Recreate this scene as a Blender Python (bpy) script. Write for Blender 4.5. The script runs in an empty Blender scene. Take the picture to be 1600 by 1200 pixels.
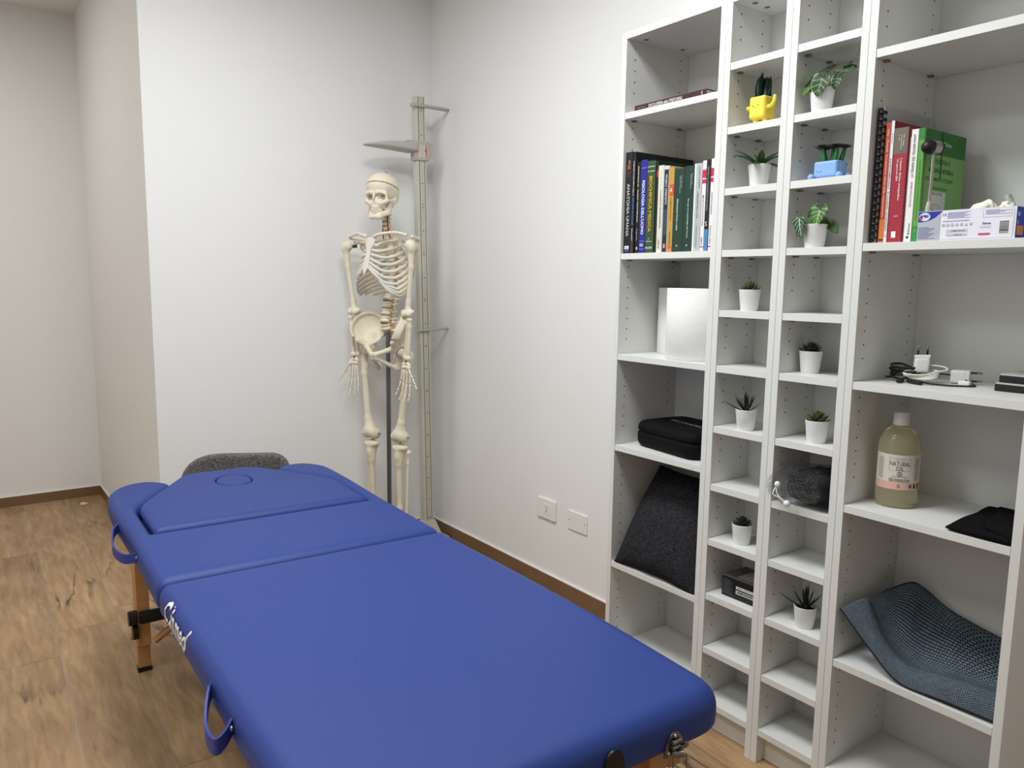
import bpy, bmesh, math, random
import numpy as np
from mathutils import Vector, Matrix
random.seed(7)
PI = math.pi
sc = bpy.context.scene
COL = sc.collection

# ---------------------------------------------------------------- camera, world, lights, exposure
def look_axes(yaw, pitch, roll):
    f = Vector((math.sin(yaw)*math.cos(pitch), math.cos(yaw)*math.cos(pitch), -math.sin(pitch)))
    r = Vector((math.cos(yaw), -math.sin(yaw), 0)); u = r.cross(f)
    r2 = r*math.cos(roll)+u*math.sin(roll); u2 = -r*math.sin(roll)+u*math.cos(roll)
    return r2, u2, f
cam = bpy.data.objects.new('camera', bpy.data.cameras.new('camera')); COL.objects.link(cam)
_r, _u, _f = look_axes(0.63323, 0.132199, 0.012983)
cam.matrix_world = Matrix(((_r.x, _u.x, -_f.x, -1.67659), (_r.y, _u.y, -_f.y, -1.74765), (_r.z, _u.z, -_f.z, 1.28135), (0, 0, 0, 1)))
cam.data.sensor_width = 36; cam.data.lens = 1194.72/1600*36; cam.data.clip_start = 0.05
sc.camera = cam
sc.view_settings.view_transform = 'Standard'; sc.view_settings.look = 'None'
sc.view_settings.gamma = 1; sc.view_settings.use_curve_mapping = False
sc.view_settings.exposure = 0.02
w = bpy.data.worlds.new('world'); sc.world = w; w.use_nodes = True
w.node_tree.nodes['Background'].inputs[0].default_value = (0.5, 0.5, 0.5, 1)
w.node_tree.nodes['Background'].inputs[1].default_value = 0.0

def area(name, loc, sx, sy, power, color, rot=(0, 0, 0)):
    l = bpy.data.lights.new(name, 'AREA'); l.shape = 'RECTANGLE'; l.size = sx; l.size_y = sy
    l.energy = power; l.color = color
    o = bpy.data.objects.new(name, l); COL.objects.link(o); o.location = loc; o.rotation_euler = rot
    return o
WARM = (0.94, 0.98, 1.0)
LAMPS = ((-0.95, -0.42, .6, 29, WARM), (-1.05, 0.45, .6, 17, WARM), (-2.2, -0.20, .6, 17, WARM), (-0.72, -2.3, .6, 4, WARM), (-2.3, -2.9, .6, 1.5, WARM), (-2.1, 2.35, .24, 10, (1.0, 0.95, 0.88)))
for _x, _y, _s, _p, _c in LAMPS: area('lamp_panel', (_x, _y, 2.672), _s*.92, _s*.92, _p, _c)

# ---------------------------------------------------------------- helpers
def C(h, a=1.0):
    h = h.lstrip('#'); v = [int(h[i:i+2], 16)/255 for i in (0, 2, 4)]
    return tuple((x/12.92 if x <= .04045 else ((x+.055)/1.055)**2.4) for x in v)+(a,)
MATS = {}
class NT:
    def __init__(s, m): s.t = m.node_tree; s.n = s.t.nodes; s.b = s.n['Principled BSDF']
    def add(s, typ, ins=None, **kw):
        n = s.n.new(typ)
        for k, v in kw.items(): setattr(n, k, v)
        for k, v in (ins or {}).items():
            i = n.inputs[k]
            if hasattr(v, 'is_linked') or isinstance(v, bpy.types.NodeSocket): s.t.links.new(v, i)
            else: i.default_value = v
        return n
    def link(s, a, b): s.t.links.new(a, b)
def M(name, col=None, rough=.5, metal=0, spec=.5, noise=0, nscale=40, bump=0, bscale=200, trans=0, ior=1.45, sheen=0):
    if name in MATS: return MATS[name]
    m = bpy.data.materials.new(name); m.use_nodes = True; t = NT(m); b = t.b
    c = C(col) if isinstance(col, str) else col
    b.inputs['Base Color'].default_value = c; b.inputs['Roughness'].default_value = rough
    b.inputs['Metallic'].default_value = metal; b.inputs['Specular IOR Level'].default_value = spec
    b.inputs['Transmission Weight'].default_value = trans; b.inputs['IOR'].default_value = ior
    if sheen: b.inputs['Sheen Weight'].default_value = sheen
    tc = t.add('ShaderNodeTexCoord')
    if noise:
        n = t.add('ShaderNodeTexNoise', {'Vector': tc.outputs['Object'], 'Scale': nscale, 'Detail': 4})
        mx = t.add('ShaderNodeMixRGB', {'Fac': n.outputs['Fac'], 'Color1': tuple(x*(1-noise) for x in c[:3])+(1,), 'Color2': tuple(min(1, x*(1+noise)) for x in c[:3])+(1,)})
        t.link(mx.outputs[0], b.inputs['Base Color'])
    if bump:
        n = t.add('ShaderNodeTexNoise', {'Vector': tc.outputs['Object'], 'Scale': bscale, 'Detail': 3})
        bp = t.add('ShaderNodeBump', {'Height': n.outputs['Fac'], 'Strength': bump, 'Distance': .002})
        t.link(bp.outputs[0], b.inputs['Normal'])
    MATS[name] = m
    return m

def mesh(name, verts, faces, smooth=False):
    me = bpy.data.meshes.new(name); me.from_pydata([tuple(v) for v in verts], [], [tuple(f) for f in faces]); me.update()
    if smooth: me.polygons.foreach_set('use_smooth', [True]*len(me.polygons))
    return me
def obj(name, me, mat, parent=None, loc=None):
    o = bpy.data.objects.new(name, me); COL.objects.link(o)
    if mat is not None and len(me.materials) == 0: me.materials.append(mat)
    if parent is not None:
        o.parent = parent; o.matrix_parent_inverse = WORLD[parent.name].inverted(); WORLD[o.name] = Matrix()
    else: WORLD[o.name] = Matrix()
    if loc is not None: o.location = loc
    return o
WORLD = {}
def thing(name, label, cat, loc=(0, 0, 0), group=None):
    o = bpy.data.objects.new(name, None); COL.objects.link(o); o.empty_display_size = .05
    o.location = loc; WORLD[o.name] = Matrix.Translation(loc)
    return tag(o, label, cat, group)
def tag(o, label, cat, group=None):
    o['label'] = label; o['category'] = cat
    if group: o['group'] = group
    return o
def struct(o): o['kind'] = 'structure'; return o

class MB:
    """collects boxes, prisms, tubes, lathes; mesh() gives one mesh"""
    def __init__(s): s.v = []; s.f = []; s.sm = []
    def add(s, V, F, smooth=False):
        n = len(s.v); s.v += [tuple(v) for v in V]; s.f += [tuple(i+n for i in f) for f in F]; s.sm += [smooth]*len(F); return s
    def box(s, a, b, mat=None, bev=0):
        x0, y0, z0 = [min(p, q) for p, q in zip(a, b)]; x1, y1, z1 = [max(p, q) for p, q in zip(a, b)]
        if bev:
            bm = bmesh.new(); bmesh.ops.create_cube(bm, size=1)
            for v in bm.verts: v.co = Vector((x0+(v.co.x+.5)*(x1-x0), y0+(v.co.y+.5)*(y1-y0), z0+(v.co.z+.5)*(z1-z0)))
            bmesh.ops.bevel(bm, geom=bm.edges[:], offset=bev, segments=2, affect='EDGES', profile=.6)
            bm.verts.index_update(); V = [v.co.copy() for v in bm.verts]; F = [[v.index for v in f.verts] for f in bm.faces]; bm.free()
        else:
            V = [Vector((x, y, z)) for x in (x0, x1) for y in (y0, y1) for z in (z0, z1)]
            F = [(0, 1, 3, 2), (4, 6, 7, 5), (0, 4, 5, 1), (2, 3, 7, 6), (0, 2, 6, 4), (1, 5, 7, 3)]
        if mat is not None: V = [mat @ v for v in V]
        return s.add(V, F)
    def tube(s, pts, r, n=8, flat=None, up=None, cap=True, closed=False):
        """r: number or list; flat: (ra, rb) multipliers along side/up"""
        P = [Vector(p) for p in pts]; N = len(P); R = r if isinstance(r, (list, tuple)) else [r]*N
        fa, fb = flat or (1, 1); V = []; prev = Vector(up) if up else None
        for i, p in enumerate(P):
            if closed: t = (P[(i+1) % N]-P[i-1])
            else: t = (P[min(i+1, N-1)]-P[max(i-1, 0)])
            t.normalize()
            if prev is None: prev = Vector((0, 0, 1)) if abs(t.z) < .9 else Vector((1, 0, 0))
            side = t.cross(prev); side.normalize(); upv = side.cross(t); prev = upv if up is None else Vector(up)
            for k in range(n):
                a = 2*PI*k/n; V.append(p+side*(math.cos(a)*R[i]*fa)+upv*(math.sin(a)*R[i]*fb))
        F = []
        for i in range(N if closed else N-1):
            j = (i+1) % N
            for k in range(n): F.append((i*n+k, i*n+(k+1) % n, j*n+(k+1) % n, j*n+k))
        s.add(V, F, True)
        if cap and not closed: s.add(V[:n], [tuple(range(n))[::-1]], True); s.add(V[-n:], [tuple(range(n))], True)
        return s
    def lathe(s, prof, c=(0, 0, 0), n=24, mat=None):
        """prof: [(r,z)] revolved about z through c"""
        V = []; F = []
        for r, z in prof:
            for k in range(n):
                a = 2*PI*k/n; V.append(Vector((c[0]+r*math.cos(a), c[1]+r*math.sin(a), c[2]+z)))
        for i in range(len(prof)-1):
            for k in range(n): F.append((i*n+k, i*n+(k+1) % n, (i+1)*n+(k+1) % n, (i+1)*n+k))
        if mat is not None: V = [mat @ v for v in V]
        return s.add(V, F, True)
    def prism(s, poly, z0, z1, mat=None):
        n = len(poly); V = [Vector((p[0], p[1], z0)) for p in poly]+[Vector((p[0], p[1], z1)) for p in poly]
        F = [tuple(range(n))[::-1], tuple(range(n, 2*n))]+[(i, (i+1) % n, n+(i+1) % n, n+i) for i in range(n)]
        if mat is not None: V = [mat @ v for v in V]
        return s.add(V, F)
    def ball(s, c, r, nu=12, nv=8, mat=None):
        rr = r if isinstance(r, (tuple, list)) else (r, r, r); V = []; F = []
        for i in range(nv+1):
            th = PI*i/nv
            for k in range(nu):
                a = 2*PI*k/nu; V.append(Vector((rr[0]*math.sin(th)*math.cos(a), rr[1]*math.sin(th)*math.sin(a), -rr[2]*math.cos(th))))
        for i in range(nv):
            for k in range(nu): F.append((i*nu+k, i*nu+(k+1) % nu, (i+1)*nu+(k+1) % nu, (i+1)*nu+k))
        if mat is not None: V = [mat @ v for v in V]
        return s.add([v+Vector(c) for v in V], F, True)
    def mesh(s, name='m', merge=False):
        me = bpy.data.meshes.new(name); me.from_pydata(s.v, [], s.f); me.update()
        me.polygons.foreach_set('use_smooth', s.sm)
        bm = bmesh.new(); bm.from_mesh(me)
        if merge: bmesh.ops.remove_doubles(bm, verts=bm.verts, dist=1e-6)
        bmesh.ops.recalc_face_normals(bm, faces=bm.faces); bm.to_mesh(me); bm.free()
        return me
def boxo(name, a, b, mat, parent=None, bev=0): return obj(name, MB().box(a, b, bev=bev).mesh(name), mat, parent)
def frame(o, x, y, z): return Matrix(((x[0], y[0], z[0], o[0]), (x[1], y[1], z[1], o[1]), (x[2], y[2], z[2], o[2]), (0, 0, 0, 1)))

# flat print: lettering and rectangles on a plane (o: centre, right, up unit vectors)
_TXT = {}
def text_raw(s, shear=0, bold=0):
    k = (s, shear, bold)
    if k not in _TXT:
        cu = bpy.data.curves.new('txt', 'FONT'); cu.body = s; cu.size = 1; cu.resolution_u = 2; cu.shear = shear; cu.offset = bold
        cu.align_x = 'CENTER'
        o = bpy.data.objects.new('txt', cu); COL.objects.link(o)
        dg = bpy.context.evaluated_depsgraph_get(); me = o.evaluated_get(dg).to_mesh()
        V = [v.co.copy() for v in me.vertices]; F = [tuple(p.vertices) for p in me.polygons]
        o.evaluated_get(dg).to_mesh_clear(); bpy.data.objects.remove(o); bpy.data.curves.remove(cu)
        xs = [v.x for v in V]; ys = [v.y for v in V]; x0, x1, y0, y1 = min(xs), max(xs), min(ys), max(ys)
        _TXT[k] = ([((v.x-x0)/(x1-x0)-.5, (v.y-y0)/(y1-y0)-.5) for v in V], F, (x1-x0)/(y1-y0))
    return _TXT[k]
def lettering(parent, s, o, right, up, W, H, mat, lift=.0004, shear=0, bold=.01, name='lettering', warp=None):
    V, F, asp = text_raw(s, shear, bold)
    if H is None: H = W/asp
    if W is None: W = H*asp
    right = Vector(right); up = Vector(up); n = right.cross(up); O = Vector(o)
    P = [O+right*(x*W)+up*(y*H)+n*lift for x, y in V]
    if warp: P = [warp(x*W, y*H) for x, y in V]
    me = mesh(name, P, F)
    return obj(name, me, mat, parent)
def patch(parent, name, o, right, up, rects, mat, lift=.0003):
    """rects (x0,x1,y0,y1) in metres about o"""
    right = Vector(right); up = Vector(up); n = right.cross(up); O = Vector(o); V = []; F = []
    for x0, x1, y0, y1 in rects:
        k = len(V); V += [O+right*x+up*y+n*lift for x, y in ((x0, y0), (x1, y0), (x1, y1), (x0, y1))]; F.append((k, k+1, k+2, k+3))
    return obj(name, mesh(name, V, F), mat, parent)
def polyprint(parent, name, o, right, up, pts, mat, lift=.0003):
    right = Vector(right); up = Vector(up); n = right.cross(up); O = Vector(o)
    V = [O+right*x+up*y+n*lift for x, y in pts]
    return obj(name, mesh(name, V, [tuple(range(len(V)))]), mat, parent)
def oval(rx, ry, n=24, cx=0, cy=0): return [(cx+rx*math.cos(2*PI*k/n), cy+ry*math.sin(2*PI*k/n)) for k in range(n)]

# signed distance shapes -> mesh (surface nets)
def s_ell(P, c, r):
    q = P-np.array(c); r = np.array(r); k0 = np.linalg.norm(q/r, axis=-1); k1 = np.linalg.norm(q/(r*r), axis=-1)+1e-9
    return k0*(k0-1)/k1
def s_cap(P, a, b, ra, rb=None):
    rb = ra if rb is None else rb; a = np.array(a, float); b = np.array(b, float); ba = b-a
    t = np.clip(((P-a)@ba)/(ba@ba+1e-12), 0, 1)
    return np.linalg.norm(P-a-t[..., None]*ba, axis=-1)-(ra+(rb-ra)*t)
def smin(a, b, k):
    h = np.clip(.5+.5*(b-a)/k, 0, 1); return b*(1-h)+a*h-k*h*(1-h)
def smax(a, b, k): return -smin(-a, -b, k)
def nets(f, lo, hi, h):
    lo = np.array(lo, float); hi = np.array(hi, float); n = np.ceil((hi-lo)/h).astype(int)+1
    ax = [lo[i]+h*np.arange(n[i]) for i in range(3)]
    G = np.stack(np.meshgrid(*ax, indexing='ij'), -1); D = f(G); S = D < 0
    nx, ny, nz = n-1
    sh = lambda A, i, j, k: A[i:i+nx, j:j+ny, k:k+nz]
    cnt = np.zeros((nx, ny, nz)); acc = np.zeros((nx, ny, nz, 3))
    cor = [(i, j, k) for i in (0, 1) for j in (0, 1) for k in (0, 1)]
    for a in cor:
        for axn in range(3):
            if a[axn] == 0:
                b = list(a); b[axn] = 1
                da = sh(D, *a); db = sh(D, *b); cr = (da < 0) != (db < 0)
                t = np.where(cr, da/np.where(cr, da-db, 1), 0)
                for m in range(3): acc[..., m] += np.where(cr, a[m]+(t if m == axn else 0), 0)
                cnt += cr
    act = cnt > 0; idx = -np.ones((nx, ny, nz), int); idx[act] = np.arange(act.sum())
    ijk = np.argwhere(act); V = lo+h*(ijk+acc[act]/cnt[act][:, None]); F = []
    def quads(cr, inside, o1, o2):
        q = np.argwhere(cr)
        for (d1, d2) in [((0, 0))]: pass
        return q
    for axn in range(3):
        A = [slice(None)]*3; B = [slice(None)]*3; A[axn] = slice(0, -1); B[axn] = slice(1, None)
        sa = S[tuple(A)]; sb = S[tuple(B)]; cr = sa != sb
        u, v = [(1, 2), (2, 0), (0, 1)][axn]
        q = np.argwhere(cr); ok = (q[:, u] > 0) & (q[:, v] > 0) & (q[:, u] < (n[u]-1)) & (q[:, v] < (n[v]-1)); q = q[ok]
        fl = sa[tuple(q.T)]
        def at(du, dv):
            p = q.copy(); p[:, u] -= du; p[:, v] -= dv; return idx[tuple(p.T)]
        qq = np.stack([at(1, 1), at(0, 1), at(0, 0), at(1, 0)], 1)
        qq[~fl] = qq[~fl][:, ::-1]; F.append(qq)
    F = np.concatenate(F); return V, F[(F >= 0).all(1)]
def sdf_obj(name, f, lo, hi, h, mat, parent, xf=None):
    V, F = nets(f, lo, hi, h)
    if xf is not None: V = V@np.array(xf.to_3x3()).T+np.array(xf.translation)
    me = bpy.data.meshes.new(name); me.from_pydata(V.tolist(), [], F.tolist()); me.update()
    me.polygons.foreach_set('use_smooth', [True]*len(me.polygons))
    return obj(name, me, mat, parent)
def blend(prims, k):
    def f(P):
        d = None
        for p in prims:
            e = s_cap(P, *p[1:]) if p[0] == 'c' else s_ell(P, *p[1:])
            d = e if d is None else smin(d, e, k)
        return d
    return f
def bounds(prims, pad=.012):
    L = []; H = []
    for p in prims:
        if p[0] == 'c':
            r = max(p[3], p[4] if len(p) > 4 else 0)
            for q in p[1:3]: L.append([x-r for x in q]); H.append([x+r for x in q])
        else: L.append([x-r for x, r in zip(p[1], p[2])]); H.append([x+r for x, r in zip(p[1], p[2])])
    return [min(l[i] for l in L)-pad for i in range(3)], [max(l[i] for l in H)+pad for i in range(3)]
def poly2d(P, poly):
    """signed distance to polygon, P[...,2]"""
    poly = np.array(poly, float); n = len(poly); d = np.full(P.shape[:-1], 1e9); s = np.zeros(P.shape[:-1], bool)
    for i in range(n):
        a = poly[i]; b = poly[(i+1) % n]; e = b-a; w_ = P-a
        t = np.clip((w_@e)/(e@e), 0, 1); d = np.minimum(d, np.linalg.norm(w_-t[..., None]*e, axis=-1))
        c = ((a[1] <= P[..., 1]) != (b[1] <= P[..., 1]))
        with np.errstate(divide='ignore', invalid='ignore'):
            xx = a[0]+(P[..., 1]-a[1])*(b[0]-a[0])/(b[1]-a[1]+1e-15)
        s ^= c & (P[..., 0] < xx)
    return np.where(s, -d, d)
def round_poly(poly, r, n=6):
    out = []; N = len(poly)
    for i in range(N):
        p = Vector(poly[i]); a = Vector(poly[i-1]); b = Vector(poly[(i+1) % N])
        ra = r[i] if isinstance(r, (list, tuple)) else r
        u = (a-p); v = (b-p); L = min(ra, u.length*.49, v.length*.49)
        if L < 1e-5: out.append(tuple(p)); continue
        A = p+u.normalized()*L; B = p+v.normalized()*L
        for k in range(n+1):
            t = k/n; out.append(tuple(A*(1-t)**2+p*2*t*(1-t)+B*t*t))
    return out
def curve(pts, n=8, closed=False):
    """Catmull-Rom through pts"""
    P = [Vector(p) for p in pts]; N = len(P); out = []
    for i in range(N if closed else N-1):
        g = (lambda j: P[j % N]) if closed else (lambda j: P[max(0, min(N-1, j))])
        a, b, c, d = g(i-1), g(i), g(i+1), g(i+2)
        for k in range(n):
            t = k/n; out.append(.5*((2*b)+(c-a)*t+(2*a-5*b+4*c-d)*t*t+(3*b-a-3*c+d)*t**3))
    if not closed: out.append(P[-1])
    return out

# ---------------------------------------------------------------- materials
def plank_material():
    m = bpy.data.materials.new('wood_tile'); m.use_nodes = True; t = NT(m); b = t.b
    oi = t.add('ShaderNodeObjectInfo'); geo = t.add('ShaderNodeNewGeometry')
    off = t.add('ShaderNodeVectorMath', {0: oi.outputs['Random'], 1: (37.0, 53.0, 11.0)}, operation='MULTIPLY')
    vec = t.add('ShaderNodeVectorMath', {0: geo.outputs['Position'], 1: off.outputs[0]}, operation='ADD')
    warp = t.add('ShaderNodeTexNoise', {'Vector': vec.outputs[0], 'Scale': 2.2, 'Detail': 2})
    wv = t.add('ShaderNodeVectorMath', {0: warp.outputs['Color'], 1: (.05, .05, 0)}, operation='MULTIPLY')
    vw = t.add('ShaderNodeVectorMath', {0: vec.outputs[0], 1: wv.outputs[0]}, operation='ADD')
    st = t.add('ShaderNodeMapping', {'Vector': vw.outputs[0], 'Scale': (1, .13, 1)})
    g1 = t.add('ShaderNodeTexNoise', {'Vector': st.outputs[0], 'Scale': 46, 'Detail': 8, 'Roughness': .58, 'Distortion': .25})
    g2 = t.add('ShaderNodeTexNoise', {'Vector': st.outputs[0], 'Scale': 9, 'Detail': 4, 'Distortion': .4})
    big = t.add('ShaderNodeTexNoise', {'Vector': vec.outputs[0], 'Scale': 3.1, 'Detail': 3})
    r1 = t.add('ShaderNodeValToRGB', {'Fac': g1.outputs['Fac']})
    r1.color_ramp.elements[0].position = .28; r1.color_ramp.elements[0].color = C('#94775a')
    r1.color_ramp.elements[1].position = .74; r1.color_ramp.elements[1].color = C('#bd9f79')
    r2 = t.add('ShaderNodeValToRGB', {'Fac': g2.outputs['Fac']})
    r2.color_ramp.elements[0].position = .3; r2.color_ramp.elements[0].color = (.82, .80, .78, 1)
    r2.color_ramp.elements[1].position = .7; r2.color_ramp.elements[1].color = (1.08, 1.07, 1.04, 1)
    m1 = t.add('ShaderNodeMixRGB', {'Fac': 1.0, 'Color1': r1.outputs[0], 'Color2': r2.outputs[0]}, blend_type='MULTIPLY')
    r3 = t.add('ShaderNodeValToRGB', {'Fac': big.outputs['Fac']})
    r3.color_ramp.elements[0].position = .3; r3.color_ramp.elements[0].color = (.84, .80, .77, 1)
    r3.color_ramp.elements[1].position = .7; r3.color_ramp.elements[1].color = (1.08, 1.08, 1.06, 1)
    m2 = t.add('ShaderNodeMixRGB', {'Fac': 1.0, 'Color1': m1.outputs[0], 'Color2': r3.outputs[0]}, blend_type='MULTIPLY')
    # long dark cracks in the grain
    cm = t.add('ShaderNodeMapping', {'Vector': vw.outputs[0], 'Scale': (1, .16, 1)})
    cn = t.add('ShaderNodeTexNoise', {'Vector': cm.outputs[0], 'Scale': 4.2, 'Detail': 5})
    ab = t.add('ShaderNodeMath', {0: cn.outputs['Fac'], 1: .5}, operation='SUBTRACT'); ab2 = t.add('ShaderNodeMath', {0: ab.outputs[0]}, operation='ABSOLUTE')
    rc = t.add('ShaderNodeValToRGB', {'Fac': ab2.outputs[0]})
    rc.color_ramp.elements[0].position = .0; rc.color_ramp.elements[0].color = (1, 1, 1, 1)
    rc.color_ramp.elements[1].position = .013; rc.color_ramp.elements[1].color = (0, 0, 0, 1)
    mk = t.add('ShaderNodeTexNoise', {'Vector': vec.outputs[0], 'Scale': 2.6, 'Detail': 1})
    rk = t.add('ShaderNodeValToRGB', {'Fac': mk.outputs['Fac']}); rk.color_ramp.elements[0].position = .52; rk.color_ramp.elements[1].position = .66
    mm = t.add('ShaderNodeMath', {0: rc.outputs[0], 1: rk.outputs[0]}, operation='MULTIPLY')
    m3 = t.add('ShaderNodeMixRGB', {'Fac': mm.outputs[0], 'Color1': m2.outputs[0], 'Color2': C('#453a33')})
    hv = t.add('ShaderNodeMapRange', {'Value': oi.outputs['Random'], 3: .9, 4: 1.1})
    m4 = t.add('ShaderNodeMixRGB', {'Fac': 1.0, 'Color1': m3.outputs[0], 'Color2': hv.outputs[0]}, blend_type='MULTIPLY')
    t.link(m4.outputs[0], b.inputs['Base Color']); b.inputs['Roughness'].default_value = .48; b.inputs['Specular IOR Level'].default_value = .35
    bp = t.add('ShaderNodeBump', {'Height': g1.outputs['Fac'], 'Strength': .15, 'Distance': .001}); t.link(bp.outputs[0], b.inputs['Normal'])
    return m
WOODTILE = plank_material()
PAINT = M('white_wall_paint', '#e9e8e6', .75, spec=.25, bump=.05, bscale=260)
CEIL = M('ceiling_paint', '#e4e2de', .85, spec=.2)
GROUT = M('grey_grout', '#b3aba1', .9)
SEAL = M('white_sealant', '#e6e2da', .6)
WHITE = M('white_foil_board', '#dfdfdb', .38, spec=.4, noise=.012, nscale=90)
HOLE = M('dark_hole', '#3a3936', .9)
STEEL = M('brushed_steel', '#8d8b86', .32, metal=1)
PLASTIC_W = M('white_plastic', '#e8e7e4', .35)
BLACK = M('black_plastic', '#101012', .45)
INK = M('black_ink', '#1b1b1d', .6)
INKW = M('white_ink', '#e9e7e2', .6)
def ink(h): return M('ink_'+h.strip('#'), h, .6)
def vinyl():
    m = M('blue_vinyl', '#233a7f', .52, spec=.45, bump=.03, bscale=700); return m
BLUE = vinyl()

# ---------------------------------------------------------------- room shell
XR, YB, YF, XA, XL, YN, H = .28, 1.61, 3.26, -1.02, -3.0, -4.2, 2.70
fl = struct(boxo('floor', (XL-.1, YN-.1, -.08), (XR+.1, YF+.1, -.0035), GROUT))
def clip(poly, ax, v, keep_less):
    out = []
    for i in range(len(poly)):
        a = poly[i-1]; b = poly[i]; ia = (a[ax] <= v) == keep_less; ib = (b[ax] <= v) == keep_less
        if ia != ib:
            t = (v-a[ax])/(b[ax]-a[ax]); out.append((a[0]+(b[0]-a[0])*t, a[1]+(b[1]-a[1])*t))
        if ib: out.append(b)
    return out
TA = math.atan(.0241); ca, sa_ = math.cos(TA), math.sin(TA); PW = .2025
off = {0: 2.652, -1: 2.524, -2: 2.320, 1: 2.30, -3: 2.9}
for k in range(-9, 9):
    t0 = off.get(k, 2.1+((k*.47) % 1.2))
    for j in range(-7, 3):
        s0, s1 = k*PW+.0016, (k+1)*PW-.0016; a0, a1 = t0+j*1.192+.0006, t0+(j+1)*1.192-.0006
        P = [(-1.2766+s*ca+t*sa_, -s*sa_+t*ca) for s, t in ((s0, a0), (s1, a0), (s1, a1), (s0, a1))]
        for ax, v, kl in ((0, XL, False), (0, XR, True), (1, YN, False), (1, YF, True)):
            P = clip(P, ax, v, kl)
            if len(P) < 3: break
        if len(P) < 3: continue
        if min(p[0] for p in P) > XA and min(p[1] for p in P) > YB: continue
        me = MB().prism(P, -.0034, -.0003).prism([(p[0]*.9994+.0006*sum(q[0] for q in P)/len(P), p[1]*.9994+.0006*sum(q[1] for q in P)/len(P)) for p in P], -.0003, 0).mesh('plank')
        obj('plank', me, WOODTILE, fl)
T = .1
struct(boxo('wall_right', (XR, YN-T, 0), (XR+T, YB+T, H), PAINT))
struct(boxo('wall_back', (XA, YB, 0), (XR, YB+T, H), PAINT))
struct(boxo('wall_alcove', (XA, YB+T, 0), (XA+T, YF, H), PAINT))
struct(boxo('wall_far', (XL-T, YF, 0), (XA+T, YF+T, H), PAINT))
struct(boxo('wall_left', (XL-T, YN-T, 0), (XL, YF, H), PAINT))
struct(boxo('wall_front', (XL, YN-T, 0), (XR, YN, H), PAINT))
struct(boxo('ceiling', (XL-T, YN-T, H), (XR+T, YF+T, H+.1), CEIL))
def skirting(name, a, b):
    o = struct(boxo(name, a, b, BASE))
    x0, y0, z0 = a; x1, y1, z1 = b
    boxo('sealant_bead', (x0, y0, z1), (x1, y1, z1+.004), SEAL, o)
BASE = M('brown_skirting_tile', '#775c42', .45, noise=.18, nscale=14)
skirting('baseboard_right', (XR-.009, .02, 0), (XR, YB-.009, .068))
skirting('baseboard_back', (XA+.0, YB-.009, 0), (XR, YB, .068))
skirting('baseboard_alcove', (XA-.009, YB, 0), (XA, YF-.009, .055))
skirting('baseboard_far', (XL, YF-.009, 0), (XA, YF, .055))
for i, (x, y, s, _p, _c) in enumerate(LAMPS):
    lab = ['square ceiling panel light in front of the bookcases', 'square ceiling panel light above the head of the massage table', 'square ceiling panel light over the open floor beside the table', 'square ceiling panel light behind the viewer, on the bookcase wall side', 'square ceiling panel light behind the viewer, on the open floor side', 'small ceiling downlight in the hallway recess'][i]
    p = thing('ceiling_light', lab, 'light', (x, y, H))
    f = MB()
    h = s/2
    for a, b in (((-h, -h), (h, -h+.02)), ((-h, h-.02), (h, h)), ((-h, -h+.02), (-h+.02, h-.02)), ((h-.02, -h+.02), (h, h-.02))):
        f.box((x+a[0], y+a[1], H-.02), (x+b[0], y+b[1], H-.0005))
    obj('light_frame', f.mesh(), PLASTIC_W, p)
    boxo('diffuser', (x-h+.02, y-h+.02, H-.012), (x+h-.02, y+h-.02, H-.001), M('frosted_diffuser', '#f2f0ea', .5), p)

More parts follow.
